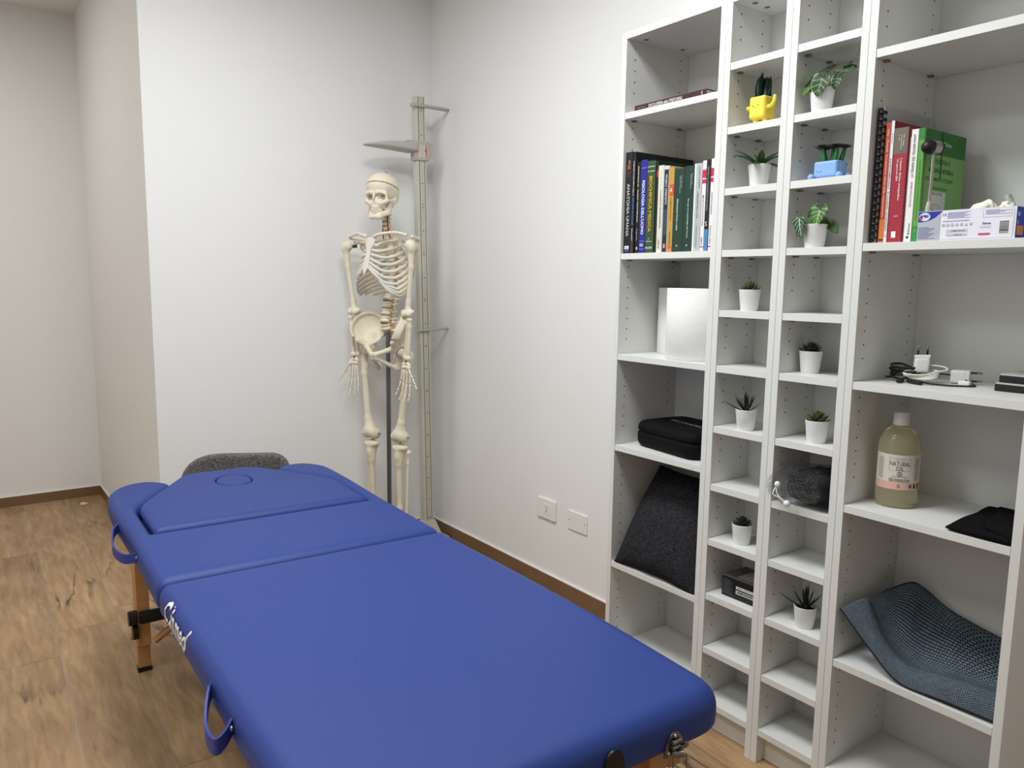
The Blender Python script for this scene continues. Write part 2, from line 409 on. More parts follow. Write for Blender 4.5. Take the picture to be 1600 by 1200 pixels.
# ---------------------------------------------------------------- bookcases
TS, TH = .0184, .0179
HZ = 2.02
def bookcase(name, label, y0, y1, depth, tops, bottom=.0985, group=None):
    """y0 > y1; front plane x = 0"""
    t = thing(name, label, 'bookcase', (depth/2, (y0+y1)/2, 0), group)
    e = .0004
    boxo('side_panel', (0, y0-e, 0), (depth, y0-TS, HZ), WHITE, t, .0006)
    boxo('side_panel', (0, y1+TS, 0), (depth, y1+e, HZ), WHITE, t, .0006)
    a, b = y0-TS-.0003, y1+TS+.0003
    boxo('top_panel', (.0005, a, HZ-TH), (depth-.006, b, HZ), WHITE, t, .0005)
    boxo('bottom_panel', (.0005, a, bottom-TH), (depth-.006, b, bottom), WHITE, t, .0005)
    boxo('plinth', (.034, a, .001), (.048, b, bottom-TH-.0004), WHITE, t)
    boxo('back_panel', (depth-.0055, a, .02), (depth-.001, b, HZ-.002), M('white_back_board', '#dededa', .5), t)
    for z in tops: boxo('shelf', (.001, a-.0006, z-TH), (depth-.008, b+.0006, z), WHITE, t, .0005)
    zs = sorted(list(tops)+[bottom]); up = zs[1:]+[HZ]; V = []; F = []; n = 8
    def disc(x, z, r, y, sg):
        k = len(V)
        for q in range(n): V.append((x+r*math.cos(2*PI*q/n)*sg, y, z+r*math.sin(2*PI*q/n)))
        F.append(tuple(range(k, k+n)))
    for z0, z1 in zip(zs, up):
        z = z1-TH-.022
        while z > z0+.035:
            for x in (.036, depth-.044):
                disc(x, z, .0024, a+.0003-.0006, 1); disc(x, z, .0024, b-.0003+.0006, -1)
            z -= .032
    o = obj('pin_holes', mesh('pin_holes', V, F), HOLE, t); o['kind'] = 'stuff'
    pins = MB()
    for z in tops:
        for x in (.036, depth-.044):
            pins.box((x-.006, a-.001, z-TH-.0045), (x+.006, a-.011, z-TH-.0004)); pins.box((x-.006, b+.001, z-TH-.0045), (x+.006, b+.011, z-TH-.0004))
    obj('shelf_pins', pins.mesh(), STEEL, t)['kind'] = 'stuff'
    for x in (.05, depth-.07):
        for y in (a-.03, b+.03): obj('cam_lock', MB().lathe([(0, 0), (.0075, 0), (.0075, .0006), (0, .0006)], (x, y, HZ-TH-.0007), 12).mesh(), M('grey_cam', '#6f6d68', .5), t)
    return t
B0, B1, B2, B3, B4 = 0.0, -.3840, -.5811, -.7782, -1.1718
ZA, ZB, ZC, ZD, ZE = 1.7896, 1.3733, 1.0629, .7738, .3893
bookcase('bookcase', 'white bookcase holding textbooks, paper rolls, black case and cushion', B0, B1, .28, [ZA, ZB, ZC, ZD, ZE])
NZ = [1.8525, 1.6905, 1.5345, 1.3738, 1.2139, 1.0631, .8953, .7315, .5738, .4141, .2540]
bookcase('bookcase', 'narrow white shelf tower with yellow face planter and black box, beside the textbook case', B1, B2, .17, NZ)
bookcase('bookcase', 'narrow white shelf tower with blue face planter and plastic bag, second of the two towers', B2, B3, .17, NZ)
RA, RB, RC, RD, RE = 1.7979, 1.3794, 1.0631, .7691, .3826
bookcase('bookcase', 'white bookcase holding oil bottle, chargers, glove box and blue mat', B3, B4, .28, [RA, RB, RC, RD, RE])

# ---------------------------------------------------------------- wall plates
def wallplate():
    t = thing('wall_socket', 'white three-hole power socket plate on the wall', 'socket', (XR, .655, .347))
    boxo('cover_plate', (XR-.009, .596, .3045), (XR, .714, .3895), PLASTIC_W, t, .003)
    boxo('socket_insert', (XR-.0105, .628, .325), (XR-.0085, .672, .369), PLASTIC_W, t, .0006)
    m = MB()
    for z in (.337, .347, .357): m.lathe([(0, 0), (.0026, 0), (.0026, .0006), (0, .0006)], n=10, mat=frame((XR-.0111, .652, z), (0, 1, 0), (0, 0, 1), (1, 0, 0)))
    obj('pin_sockets', m.mesh(), BLACK, t)
    t = thing('blank_plate', 'blank white cover plate with two screws, on the wall next to the bookcase', 'wall plate', (XR, .46, .34))
    boxo('cover_plate', (XR-.006, .405, .302), (XR, .517, .378), PLASTIC_W, t, .0012)
    for y, z in ((.507, .342), (.418, .342)):
        obj('screw', MB().lathe([(0, 0), (.0025, 0), (.0025, .0006), (0, .0006)], n=10, mat=frame((XR-.0066, y, z), (0, 1, 0), (0, 0, 1), (1, 0, 0))).mesh(), M('dull_screw', '#8a8680', .4, metal=.6), t)
wallplate()
# bit of debris on floor
d = MB().box((-1.155, 3.06, .0005), (-1.13, 3.085, .012), bev=.003, mat=None)
tag(obj('wood_chip', d.box((-1.137, 3.075, .0005), (-1.118, 3.088, .007), bev=.002).mesh(), M('pale_chip', '#e8d5bd', .7)), 'small pale chip lying on the floor by the far wall', 'scrap')

# ---------------------------------------------------------------- massage table
_th = math.radians(-2.3)
TU = Vector((math.cos(_th), math.sin(_th), 0)); TV = Vector((-math.sin(_th), math.cos(_th), 0)); TO = Vector((-.629, .031, 0))
TM = frame(TO, TU, TV, (0, 0, 1))
def tw(u, v, z): return TM @ Vector((u, v, z))
tb = thing('massage_table', 'blue padded folding massage table with wooden legs and white script on its side', 'massage table', tw(-.35, 0, 0))
ZT, ZBOT = .600, .522
def pad(poly, r, zt=ZT, zb=ZBOT, hole=None, crown=0.0):
    def f(P):
        d2 = poly2d(P[..., :2], poly)
        top = zt-crown*np.exp(-np.maximum(-d2, 0)/.05)
        a = d2+r; b = P[..., 2]-top+r
        q = np.sqrt(np.maximum(a, 0)**2+np.maximum(b, 0)**2)+np.minimum(np.maximum(a, b), 0)-r
        # softly drawn-in lower edge
        c = d2+.018; e = (zb-P[..., 2])+.018
        q2 = np.sqrt(np.maximum(c, 0)**2+np.maximum(e, 0)**2)+np.minimum(np.maximum(c, e), 0)-.018
        q = np.maximum(q, q2)
        if hole is not None:
            cu, cv, ru, rv = hole
            g = (np.sqrt(((P[..., 0]-cu)/ru)**2+((P[..., 1]-cv)/rv)**2)-1)*min(ru, rv)
            q = smax(q, np.maximum(-g, -(P[..., 2]-zt+.03)), .005)
        return q
    return f
def pbox(poly, zt=ZT): return [min(p[0] for p in poly)-.012, min(p[1] for p in poly)-.012, ZBOT-.012], [max(p[0] for p in poly)+.012, max(p[1] for p in poly)+.012, zt+.012]
main = round_poly([(-.690, -1.012), (.033, -1.012), (.044, -.68), (.038, -.35), (.022, -.002), (-.712, -.002)], [.06, .07, .2, .2, .02, .02])
sdf_obj('mattress', pad(main, .036, crown=.002), *pbox(main), .0075, BLUE, tb, TM)
hexa = [(-.657, .384), (-.660, .655), (-.472, .985), (-.225, .985), (-.036, .655), (-.035, .384)]
mid = round_poly([(-.712, .002), (.020, .002), (.018, .40), (.024, .70), (.018, .89), (-.040, .972), (-.128, .976), (-.178, .905), (-.033, .655), (-.032, .379), (-.660, .379), (-.663, .655), (-.517, .905), (-.568, .976), (-.656, .972), (-.720, .89), (-.725, .70), (-.714, .40)],
                 [.02, .02, .1, .1, .1, .06, .05, .02, .03, .004, .004, .03, .02, .05, .06, .1, .1, .1])
sdf_obj('side_bolster_section', pad(mid, .030, crown=.002), *pbox(mid), .0065, BLUE, tb, TM)
hx = round_poly(hexa, [.01, .05, .05, .05, .05, .01])
sdf_obj('head_panel', pad(hx, .024, zt=ZT+.005, hole=(-.342, .80, .0585, .0765)), *pbox(hx, ZT+.006), .0055, BLUE, tb, TM)
plug = oval(.0565, .0745, 40, -.342, .80)
sdf_obj('face_hole_plug', pad(plug, .010, zt=ZT+.0062, zb=ZT-.028), [-.41, .715, ZT-.04], [-.27, .885, ZT+.02], .004, BLUE, tb, TM)
deck = [(-.66, -.97), (-.03, -.97), (-.012, .64), (-.06, .90), (-.22, .955), (-.47, .955), (-.64, .90), (-.685, .64)]
obj('deck_board', MB().prism(deck, .5222, .548, TM).mesh(), M('dark_blue_underside', '#1d2a63', .6), tb)
BEECH = M('beech_wood', '#bd8a57', .42, noise=.22, nscale=30)
def tbox(name, a, b, mat, parent=tb, bev=.002): return obj(name, MB().box(a, b, TM, bev).mesh(name), mat, parent)
for u in (-.655, -.063):
    tbox('frame_rail', (u, -.965, .455), (u+.028, .93, .5215), BEECH)
for v in (-.965, -.02, .375, .905):
    tbox('cross_rail', (-.627, v, .46), (-.063, v+.022, .5215), BEECH)
for (u, v) in ((-.643, .82), (-.052, .82), (-.643, -.93), (-.110, -.945)):
    sgn = -1 if u < -.3 else 1
    lg = tbox('leg', (u-.019, v-.014, .012), (u+.019, v+.014, .40), BEECH)
    tbox('outer_leg_slat', (u-.019, v-.040, .10), (u+.019, v-.0145, .515), BEECH, lg)
    tbox('outer_leg_slat', (u-.019, v+.0145, .10), (u+.019, v+.040, .515), BEECH, lg)
    tbox('rubber_foot', (u-.021, v-.016, 0), (u+.021, v+.016, .016), BLACK, lg)
    for z in (.125, .195):
        m = MB().lathe([(0, 0), (.011, 0), (.014, .004), (.014, .014), (.011, .018), (0, .018)], n=12, mat=TM @ frame((u+sgn*.0195, v, z), (0, 1, 0), (0, 0, 1), (sgn, 0, 0)))
        obj('wooden_knob', m.mesh(), M('pale_wood_knob', '#b98a48', .4), lg)
m = MB(); m.tube([tw(-.655, .772, .20), tw(-.04, .772, .20)], .021, 14)
obj('padded_cross_bar', m.mesh(), BLACK, tb)
for u in (-.675, -.020): obj('bar_end_cap', MB().tube([tw(u-.012, .782, .20), tw(u+.012, .782, .20)], .024, 14).mesh(), BLACK, tb)
for u in (-.668, -.027): obj('bar_end_cap', MB().tube([tw(u-.008, .79, .15), tw(u+.008, .79, .15)], .026, 14).mesh(), BLACK, tb)
for s, u in ((1, -.615), (-1, -.08)):
    m = MB().tube([tw(u, .775, .11), tw(u+s*.10, .775, .176)], .012, 4); obj('diagonal_brace', m.mesh(), BEECH, tb)
    tbox('brace_block', (u+s*.08, .76, .150), (u+s*.115, .795, .178), BEECH)
# carry handles: flat straps looping off the long side
def strap(path, wid, parent, name):
    m = MB(); P = curve(path, 6); V = []; F = []
    for i, p in enumerate(P):
        t = (P[min(i+1, len(P)-1)]-P[max(i-1, 0)]).normalized(); n = t.cross(Vector((0, 0, 1))).normalized()
        for a, b in ((-1, -1), (1, -1), (1, 1), (-1, 1)): V.append(TM @ (p+n*(.002*a)+Vector((0, 0, wid/2*b))))
    for i in range(len(P)-1):
        for k in range(4): F.append((i*4+k, i*4+(k+1) % 4, i*4+4+(k+1) % 4, i*4+4+k))
    F += [(0, 1, 2, 3), tuple(range(len(V)-4, len(V)))]
    return obj(name, mesh(name, V, F), M('blue_strap', '#26388c', .5), parent)
strap([(-.716, .60, .562), (-.736, .57, .553), (-.749, .48, .548), (-.751, .41, .548), (-.738, .33, .553), (-.7125, .30, .562)], .026, tb, 'carry_handle')
strap([(-.703, -.485, .566), (-.711, -.493, .556), (-.725, -.535, .540), (-.731, -.575, .534), (-.728, -.615, .537), (-.714, -.617, .546), (-.6995, -.608, .560)], .028, tb, 'carry_handle')
for u, v, z in ((-.716, .605, .562), (-.713, .296, .562), (-.704, -.477, .566), (-.701, -.617, .561)):
    obj('handle_rivet', MB().lathe([(0, 0), (.006, 0), (.004, .004), (0, .004)], n=10, mat=TM @ frame((u, v, z), (0, -1, 0), (0, 0, 1), (-1, 0, 0))).mesh(), STEEL, tb)
# script lettering lying on the rounded long side
_pf = pad(main, .036, crown=.002)
def side_warp(x, y):
    v, z = -.188-x, .568+y; us = np.linspace(-.73, -.60, 1301); P = np.stack([us, np.full_like(us, v), np.full_like(us, z)], -1)
    return tw(us[np.argmax(_pf(P) < 0)]-.0026, v, z+.0004)
lettering(tb, 'Clinmed', (0, 0, 0), (1, 0, 0), (0, 1, 0), .20, .046, INKW, shear=.35, bold=.02, warp=side_warp)
# latch on the near end
lm = MB(); Z0 = .5235
pl = [(.022*math.cos(a), .040*math.sin(a)) for a in [PI*k/14 for k in range(15)]]
lm.prism(pl, 0, .0025, TM @ frame((-.106, -1.0125, Z0), (1, 0, 0), (0, 0, 1), (0, -1, 0)))
lt = obj('latch_plate', lm.mesh(), STEEL, tb)
m = MB()
for u, z in ((-.106, .557), (-.120, .531), (-.092, .531)): m.ball(tw(u, -1.0155, z), .0038, 8, 6)
obj('latch_screws', m.mesh(), M('bright_steel', '#b9b7b0', .25, metal=1), lt)
m = MB()
for z in (.549, .540, .531): m.tube([tw(-.116, -1.019, z), tw(-.096, -1.019, z)], .004, 8)
m.tube([tw(-.100, -1.015, .537), tw(-.094, -1.026, .542), tw(-.093, -1.029, .548)], .0042, 8)
m.tube([tw(-.110, -1.018, .528), tw(-.097, -1.027, .530)], .006, 8)
obj('latch_hook', m.mesh(), STEEL, lt)
m = MB(); m.tube(curve([tw(-.115, -1.020, .534), tw(-.116, -1.024, .505), tw(-.111, -1.026, .490), tw(-.099, -1.028, .487), tw(-.091, -1.029, .495), tw(-.090, -1.026, .525)], 5), .0017, 8)
obj('wire_loop', m.mesh(), STEEL, lt)
m = MB().prism(oval(.020, .027, 22), 0, .004, TM @ frame((-.235, -1.0115, .550), (1, 0, 0), (0, 0, 1), (0, -1, 0)))
obj('headrest_socket', m.mesh(), BLACK, tb)

# ---------------------------------------------------------------- chair behind the head end
def felt():
    m = M('grey_felt', '#6d6c6c', .95, spec=.1); t = NT(m)
    tc = t.add('ShaderNodeTexCoord'); n = t.add('ShaderNodeTexNoise', {'Vector': tc.outputs['Object'], 'Scale': 240, 'Detail': 3})
    r = t.add('ShaderNodeValToRGB', {'Fac': n.outputs['Fac']}); r.color_ramp.elements[0].position = .36; r.color_ramp.elements[0].color = C('#3f4043')
    r.color_ramp.elements[1].position = .66; r.color_ramp.elements[1].color = C('#85827f'); t.link(r.outputs[0], t.b.inputs['Base Color']); return m
FELT = felt()
ch = thing('chair', 'grey felt chair with rounded back, behind the head of the blue table', 'chair', (-.84, 1.30, 0))
CM = Matrix.Translation((-.838, 1.185, 0)) @ Matrix.Rotation(math.radians(-26), 4, 'Z')
def chair_back(P):
    x = P[..., 0]; z = P[..., 2]; yy = P[..., 1]-(.30*x*x+.10*(z-.5)*-1)
    d = poly2d(np.stack([x, z-.45], -1), round_poly([(-.21, -.20), (.21, -.20), (.205, .170), (-.205, .176)], [.05, .05, .08, .17], 8)); a = d+.014; b = np.abs(yy)-.018+.014
    return np.sqrt(np.maximum(a, 0)**2+np.maximum(b, 0)**2)+np.minimum(np.maximum(a, b), 0)-.014
sdf_obj('backrest', chair_back, [-.24, -.06, .22], [.24, .10, .67], .007, FELT, ch, CM)
def chair_seat(P):
    d = poly2d(P[..., :2], round_poly([(-.20, .025), (.20, .025), (.20, .34), (-.20, .34)], .07)); a = d+.02; b = np.abs(P[..., 2]-.37)-.03+.02
    return np.sqrt(np.maximum(a, 0)**2+np.maximum(b, 0)**2)+np.minimum(np.maximum(a, b), 0)-.02
sdf_obj('seat', chair_seat, [-.23, 0, .32], [.23, .37, .42], .01, FELT, ch, CM)
for sx in (-1, 1):
    for y in (.08, .29): obj('leg', MB().tube([CM @ Vector((sx*.15, y, .345)), CM @ Vector((sx*.18, y+.02*(1 if y > .2 else -1), 0))], [.014, .010], 10).mesh(), M('black_metal', '#161616', .4, metal=.6), ch)

# ---------------------------------------------------------------- stadiometer in the corner
st = thing('stadiometer', 'tall grey height-measuring rod with sliding head arm in the corner', 'height rod', (.15, 1.45, 0))
ALU = M('pale_grey_aluminium', '#c8c6ba', .45, noise=.02, nscale=30)
GREYP = M('warm_grey_plastic', '#b0aea5', .5)
b0, b1 = Vector((.166, 1.455, .03)), Vector((.118, 1.452, 2.118))
zax = (b1-b0).normalized(); xax = Vector((1, 0, 0)); xax = (xax-zax*xax.dot(zax)).normalized(); yax = zax.cross(xax)
SM = frame(b0, xax, yax, zax); L = (b1-b0).length
def sbox(name, a, b, mat, parent=st, bev=.0012): return obj(name, MB().box(a, b, SM, bev).mesh(name), mat, parent)
px, py = .025, .017
sbox('pole', (-px, -py, 0), (px, py, L), ALU)
m = MB()
for x in (-.0105, .0165): m.box((x-.0012, -py-.0007, .06), (x+.0012, -py+.0005, L-.003), SM)
obj('scale_groove', m.mesh(), M('dark_groove', '#4c4a44', .7), st)
sbox('scale_strip', (-.009, -py-.0006, .06), (.0150, -py+.0005, L-.003), M('scale_print_strip', '#c4c2b2', .5))
rects = []; big = []
k = 0; z = .08
while z < L-.01:
    r = .0012 if k % 10 else .0026
    rects.append((.003-r, .003+r, z-r, z+r))
    if k % 5 == 0: rects += [(-.008, -.0045, z-.0004, z+.0004), (.0105, .014, z-.0004, z+.0004)]
    k += 1; z += .0108
patch(st, 'scale_marks', SM @ Vector((0, -py-.0007, 0)), xax, zax, rects, INK)
patch(st, 'scale_marks', SM @ Vector((0, -py-.0001, 0)), xax, zax, [(x-.0012, x+.0012, zz+d-.0015, zz+d+.0015) for zz in (.34+.0, .78, 1.27, 1.55) for d in (0, .012) for x in (-.018, .021)], INK)
k = 0
for zz in (.29, .50, .72, .94, 1.16, 1.38, 1.6, 1.82): lettering(st, str(int(round(zz*100/10))*10), SM @ Vector((.003, -py-.0007, zz+.006)), xax, zax, .008, .006, INK, name='scale_number')
# wall spacers (arms reaching back to the right-hand wall)
for z, wd in ((2.045, .021), (1.02, .014)):
    m = MB(); y = -py-.004
    m.box((-px-.003, -py-.004, z-.006), (px+.003, -py+.0, z+.006), SM)
    m.tube(curve([SM @ Vector(p) for p in ((-.050, -py-.002, z-.002), (-.03, -py-.006, z), (.03, -py-.006, z), (.09, -.012, z+.001), (XR-.168-.118+b0.x+.0, 0.0, z+.002))], 6), wd*.5, 8, flat=(1, .8), up=(0, 0, 1))
    obj('wall_spacer', m.mesh(), GREYP, st)
# sliding head piece
hz = 1.845
sl = sbox('head_slide', (-px-.005, -py-.006, hz-.036), (px+.005, -py-.0035, hz+.038), GREYP)
m = MB()
for a, b in (((-px-.006, -py-.008, hz-.042), (px+.008, py+.006, hz-.030)), ((-px-.006, -py-.008, hz+.030), (px+.008, py+.006, hz+.042)), ((-px-.009, -py-.008, hz-.042), (-px-.001, py+.006, hz+.042)), ((px+.001, -py-.008, hz-.042), (px+.014, py+.004, hz+.042))):
    m.box(a, b, SM, .002)
obj('slide_collar', m.mesh(), GREYP, sl)
m = MB().prism(round_poly([(0, -.036), (.016, -.030), (.024, .012), (.020, .038), (0, .038)], .008), -.01, .006, SM @ frame((px+.013, -py, hz), (1, 0, 0), (0, 0, 1), (0, -1, 0)))
obj('slide_grip', m.mesh(), GREYP, sl)
patch(sl, 'reading_window', SM @ Vector((0, -py-.0062, hz)), xax, zax, [(-px-.001, px+.001, -.029, .031)], M('clear_window_pink', '#dcb9b6', .4))
patch(sl, 'window_strip', SM @ Vector((0, -py-.0064, hz)), xax, zax, [(-.010, .016, -.029, .031)], M('scale_print_strip', '#c4c2b2', .5))
patch(sl, 'window_marks', SM @ Vector((0, -py-.0066, hz)), xax, zax, [(.003-.0012, .003+.0012, q*.0108-.0012, q*.0108+.0012) for q in (-2, -1, 0, 1, 2)], INK)
RED = ink('#b01f35')
polyprint(sl, 'red_pointer', SM @ Vector((0, -py-.0066, hz)), xax, zax, [(.0245, -.026), (.0245, .026), (.0205, .026), (.0205, .008), (.0165, .003), (.0165, -.001), (.0205, -.006), (.0205, -.026)], RED)
polyprint(sl, 'red_pointer', SM @ Vector((0, -py-.0066, hz)), xax, zax, [(-.0245, -.026), (-.0225, -.026), (-.0225, -.004), (-.018, 0), (-.0225, .004), (-.0225, .026), (-.0245, .026)], RED)
def arm(P):
    # flat tapering blade reaching towards -x, dished underneath
    t = np.clip(-P[..., 0]/.275, 0, 1); half = .045*np.sqrt(np.clip(1-(t*1.0)**3, 0, 1))+.004
    zc = .016+.014*np.sin(np.clip(t*1.9, 0, PI))-.020*t
    th = .020*(1-t)**.8+.003
    a = np.abs(P[..., 1]-.01)-half; b = np.abs(P[..., 2]-zc)-th; c = -P[..., 0]-.27; e = P[..., 0]+.02
    return np.maximum(np.maximum(smax(a, b, .01), c), e)
sdf_obj('head_arm', arm, [-.29, -.06, -.04], [0, .08, .07], .005, GREYP, sl, SM @ Matrix.Translation((-.005, 0, hz)))
m = MB().box((-.06, .0, hz+.040), (-.035, .02, hz+.048), SM, .002); obj('brake_button', m.mesh(), GREYP, sl)
# base plate and flared foot
m = MB(); m.box((.085, 1.40, 0), (.262, 1.595, .022), bev=.006); obj('base_plate', m.mesh(), GREYP, st)
m = MB(); V = [(.10, 1.415, .02), (.232, 1.415, .02), (.232, 1.50, .02), (.10, 1.50, .02), (.135, 1.43, .11), (.196, 1.43, .11), (.196, 1.478, .11), (.135, 1.478, .11)]
m.add([Vector(v) for v in V], [(0, 1, 2, 3), (4, 5, 6, 7), (0, 1, 5, 4), (1, 2, 6, 5), (2, 3, 7, 6), (3, 0, 4, 7)])
obj('foot_block', m.mesh(), ALU, st)
dm = [(0, .006), (.009, 0), (0, -.006), (-.009, 0)]; di = [(x*.6, y*.55) for x, y in dm]
o_ = SM @ Vector((.002, -py-.0008, .095)); 
polyprint(st, 'diamond_mark', o_, xax, zax, dm, INK); polyprint(st, 'diamond_mark', o_, xax, zax, di, ALU, lift=.0006)

# ---------------------------------------------------------------- anatomical skeleton
BONE = M('ivory_bone', '#e4dac4', .5, spec=.35, noise=.05, nscale=25, bump=.08, bscale=160)
CART = M('pale_cartilage', '#d9d6cb', .5)
DISC = M('tan_disc', '#a08a6c', .6)
NERVE = M('yellow_nerve', '#d69a3c', .5)
ARTERY = M('red_artery', '#9c3526', .5)
WIRE = M('dark_wire', '#55514a', .4, metal=.7)
SKP = (-.118, 1.34)
SR = Matrix.Translation((SKP[0], SKP[1], 0)) @ Matrix.Rotation(math.radians(-68), 4, 'Z')
sk = thing('anatomical_skeleton', 'life-size ivory skeleton model hung on a grey steel pole', 'skeleton', (SKP[0], SKP[1], 0))
def sbone(name, prims, k=.012, h=.0045, parent=sk, mat=BONE, pad_=.012):
    lo, hi = bounds(prims, pad_); return sdf_obj(name, blend(prims, k), lo, hi, h, mat, parent, SR)
def stube(name, pts, r, parent=sk, mat=BONE, n=8, flat=None, up=None, m=None):
    mb = m or MB(); mb.tube([SR @ Vector(p) for p in pts], r, n, flat, (SR.to_3x3() @ Vector(up)) if up else None)
    return obj(name, mb.mesh(), mat, parent) if m is None else mb
# skull -- local origin between the ears
SKO = np.array((0, -.012, 1.633))
HR = np.array(Matrix.Rotation(math.radians(17), 3, 'Z')); HS = .91; HC = np.array((0, .02, 0))
def loc_(P): return ((P-SKO-HC*0)@HR)/HS      # head turned towards the room
def skull(P):
    p = loc_(P); a = p.copy(); a[..., 0] = np.abs(a[..., 0])
    d = s_ell(p, (0, .020, .048), (.071, .092, .076))
    d = smin(d, s_ell(p, (0, -.022, .056), (.059, .062, .056)), .02)
    d = smin(d, s_ell(p, (0, .06, .015), (.055, .055, .05)), .02)
    d = smin(d, s_ell(p, (0, -.046, -.018), (.034, .036, .034)), .018)
    d = smin(d, s_ell(p, (0, -.052, -.045), (.024, .030, .012)), .008)
    d = smin(d, s_ell(a, (.022, -.052, -.034), (.016, .024, .020)), .012)
    d = smin(d, s_cap(a, (.012, -.082, .020), (.046, -.064, .019), .0085), .010)      # brow
    d = smin(d, s_cap(a, (.050, -.062, .014), (.052, -.056, -.012), .0080), .008)     # outer orbit rim
    d = smin(d, s_cap(a, (.050, -.054, -.016), (.026, -.072, -.026), .0105), .010)    # cheek
    d = smin(d, s_ell(a, (.076, -.030, .022), (.001, .001, .001)), .001)
    d = smax(d, -s_ell(a, (.077, -.034, .012), (.019, .026, .038)), .014)             # temple hollow
    d = smax(d, -s_ell(a, (.0300, -.090, .001), (.0205, .038, .0175)), .006)          # eye socket
    d = np.maximum(d, -s_cap(a, (.0, -.099, -.012), (.0065, -.092, -.033), .0085, .0105)) # nasal opening
    d = smin(d, s_cap(p, (0, -.084, .012), (0, -.096, -.006), .0055, .0042), .004)    # nasal bone
    d = smin(d, s_cap(a, (.054, -.050, -.014), (.067, -.008, -.006), .0052), .006)    # cheek arch
    d = smin(d, s_cap(a, (.054, .022, -.006), (.050, .012, -.034), .013, .008), .012) # mastoid
    return d*HS
def CUT(P):
    p = loc_(P); return (p[..., 2]-(.074-.22*(p[..., 1]+.085)))*HS
lo, hi = SKO+np.array((-.10, -.115, -.075)), SKO+np.array((.10, .13, .135))
skl = sdf_obj('skull', lambda P: np.maximum(skull(P), CUT(P)+.0008), lo, hi, .0029, BONE, sk, SR)
sdf_obj('skull_cap', lambda P: np.maximum(skull(P)-.0006, -(CUT(P)-.0016)), lo, hi, .0031, BONE, skl, SR)
sdf_obj('cut_line', lambda P: np.maximum(skull(P)+.0014, np.abs(CUT(P)-.0004)-.0028), lo, hi, .0029, M('cut_line_brown', '#5b463c', .7), skl, SR)
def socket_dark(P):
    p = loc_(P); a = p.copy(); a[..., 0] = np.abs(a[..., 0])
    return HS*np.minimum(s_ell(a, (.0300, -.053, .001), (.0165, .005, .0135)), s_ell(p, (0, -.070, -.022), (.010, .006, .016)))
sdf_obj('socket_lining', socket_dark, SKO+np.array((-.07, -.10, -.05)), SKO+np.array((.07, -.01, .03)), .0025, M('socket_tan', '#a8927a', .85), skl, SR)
def jaw(P):
    p = loc_(P); a = p.copy(); a[..., 0] = np.abs(a[..., 0])
    d = s_cap(a, (.0, -.079, -.090), (.020, -.073, -.088), .0105)
    d = smin(d, s_cap(a, (.018, -.074, -.089), (.044, -.022, -.068), .0100, .0105), .012)
    d = smin(d, s_cap(a, (.0, -.080, -.077), (.020, -.071, -.076), .0065), .010)
    d = smin(d, s_cap(a, (.020, -.070, -.075), (.044, -.022, -.056), .0070), .010)
    d = smin(d, s_cap(a, (.045, -.020, -.062), (.052, -.004, -.018), .0100, .0065), .010)
    d = smin(d, s_cap(a, (.045, -.030, -.052), (.052, -.024, -.018), .0070, .0045), .010)
    return d*HS
sdf_obj('lower_jaw', jaw, SKO+np.array((-.08, -.1, -.11)), SKO+np.array((.08, .03, -.005)), .0029, BONE, skl, SR)
m = MB(); IV = M('tooth_white', '#e3dac3', .4)
for row, z, hgt in ((0, -.0560, .0115), (1, -.0684, .0095)):
    for k in range(14):
        a = (k-6.5)/6.5*1.25; rx, ry = (.0255, .036) if row == 0 else (.0245, .035)
        c = Vector((rx*math.sin(a), -.0505-ry*math.cos(a), z)); rot = Matrix.Rotation(a*.8, 4, 'Z')
        wd = .0021+.0008*abs(k-6.5)/6.5
        m.box((-wd, -.003, -hgt/2), (wd, .003, hgt/2), SR @ Matrix.Translation(Vector(SKO)) @ Matrix.Rotation(math.radians(17), 4, 'Z') @ Matrix.Scale(HS, 4) @ Matrix.Translation(c) @ rot, .0008)
obj('teeth', m.mesh(), IV, skl)
obj('skull_knob', MB().ball(SR @ Vector((0, .02, 1.7475)), .005, 8, 6).mesh(), STEEL, skl)
for sx in (-1, 1):
    for y in (-.02, .05):
        pass
# spine
def spine_y(z):
    pts = [(1.60, .010), (1.53, .006), (1.47, .030), (1.40, .052), (1.32, .058), (1.25, .040), (1.17, .014), (1.10, .002), (1.06, .012)]
    for (z1, y1), (z0, y0) in zip(pts, pts[1:]):
        if z0 <= z <= z1: t = (z-z0)/(z1-z0); t = t*t*(3-2*t); return y0+(y1-y0)*t
    return .012
def vert_shape(P):
    a = P.copy(); a[..., 0] = np.abs(a[..., 0]); rad = np.sqrt((P[..., 0]/1.25)**2+P[..., 1]**2)
    body = smax(rad-(.0165+.0022*np.cos(P[..., 2]/.0125*PI)*-1), np.abs(P[..., 2])-.0115, .004)
    d = smin(body, s_cap(a, (.012, .014, .003), (.013, .028, .003), .0055), .005)
    d = smin(d, s_cap(a, (.012, .028, .004), (.034, .033, .006), .0048, .0032), .005)
    d = smin(d, s_cap(a, (0, .032, .002), (0, .058, -.008), .0050, .0042), .006)
    d = smin(d, s_cap(a, (.013, .030, .012), (.013, .031, -.014), .0048), .005)
    return smin(d, s_cap(a, (0, .034, .002), (.013, .029, .002), .005), .005)
VV, VF = nets(vert_shape, (-.045, -.03, -.025), (.045, .07, .025), .0028)
vme = bpy.data.meshes.new('vertebra'); vme.from_pydata(VV.tolist(), [], VF.tolist()); vme.update(); vme.polygons.foreach_set('use_smooth', [True]*len(vme.polygons)); vme.materials.append(BONE)
dme = MB().lathe([(0, -.5), (.92, -.5), (1.0, -.2), (1.0, .2), (.92, .5), (0, .5)], n=20).mesh('disc'); dme.materials.append(DISC)
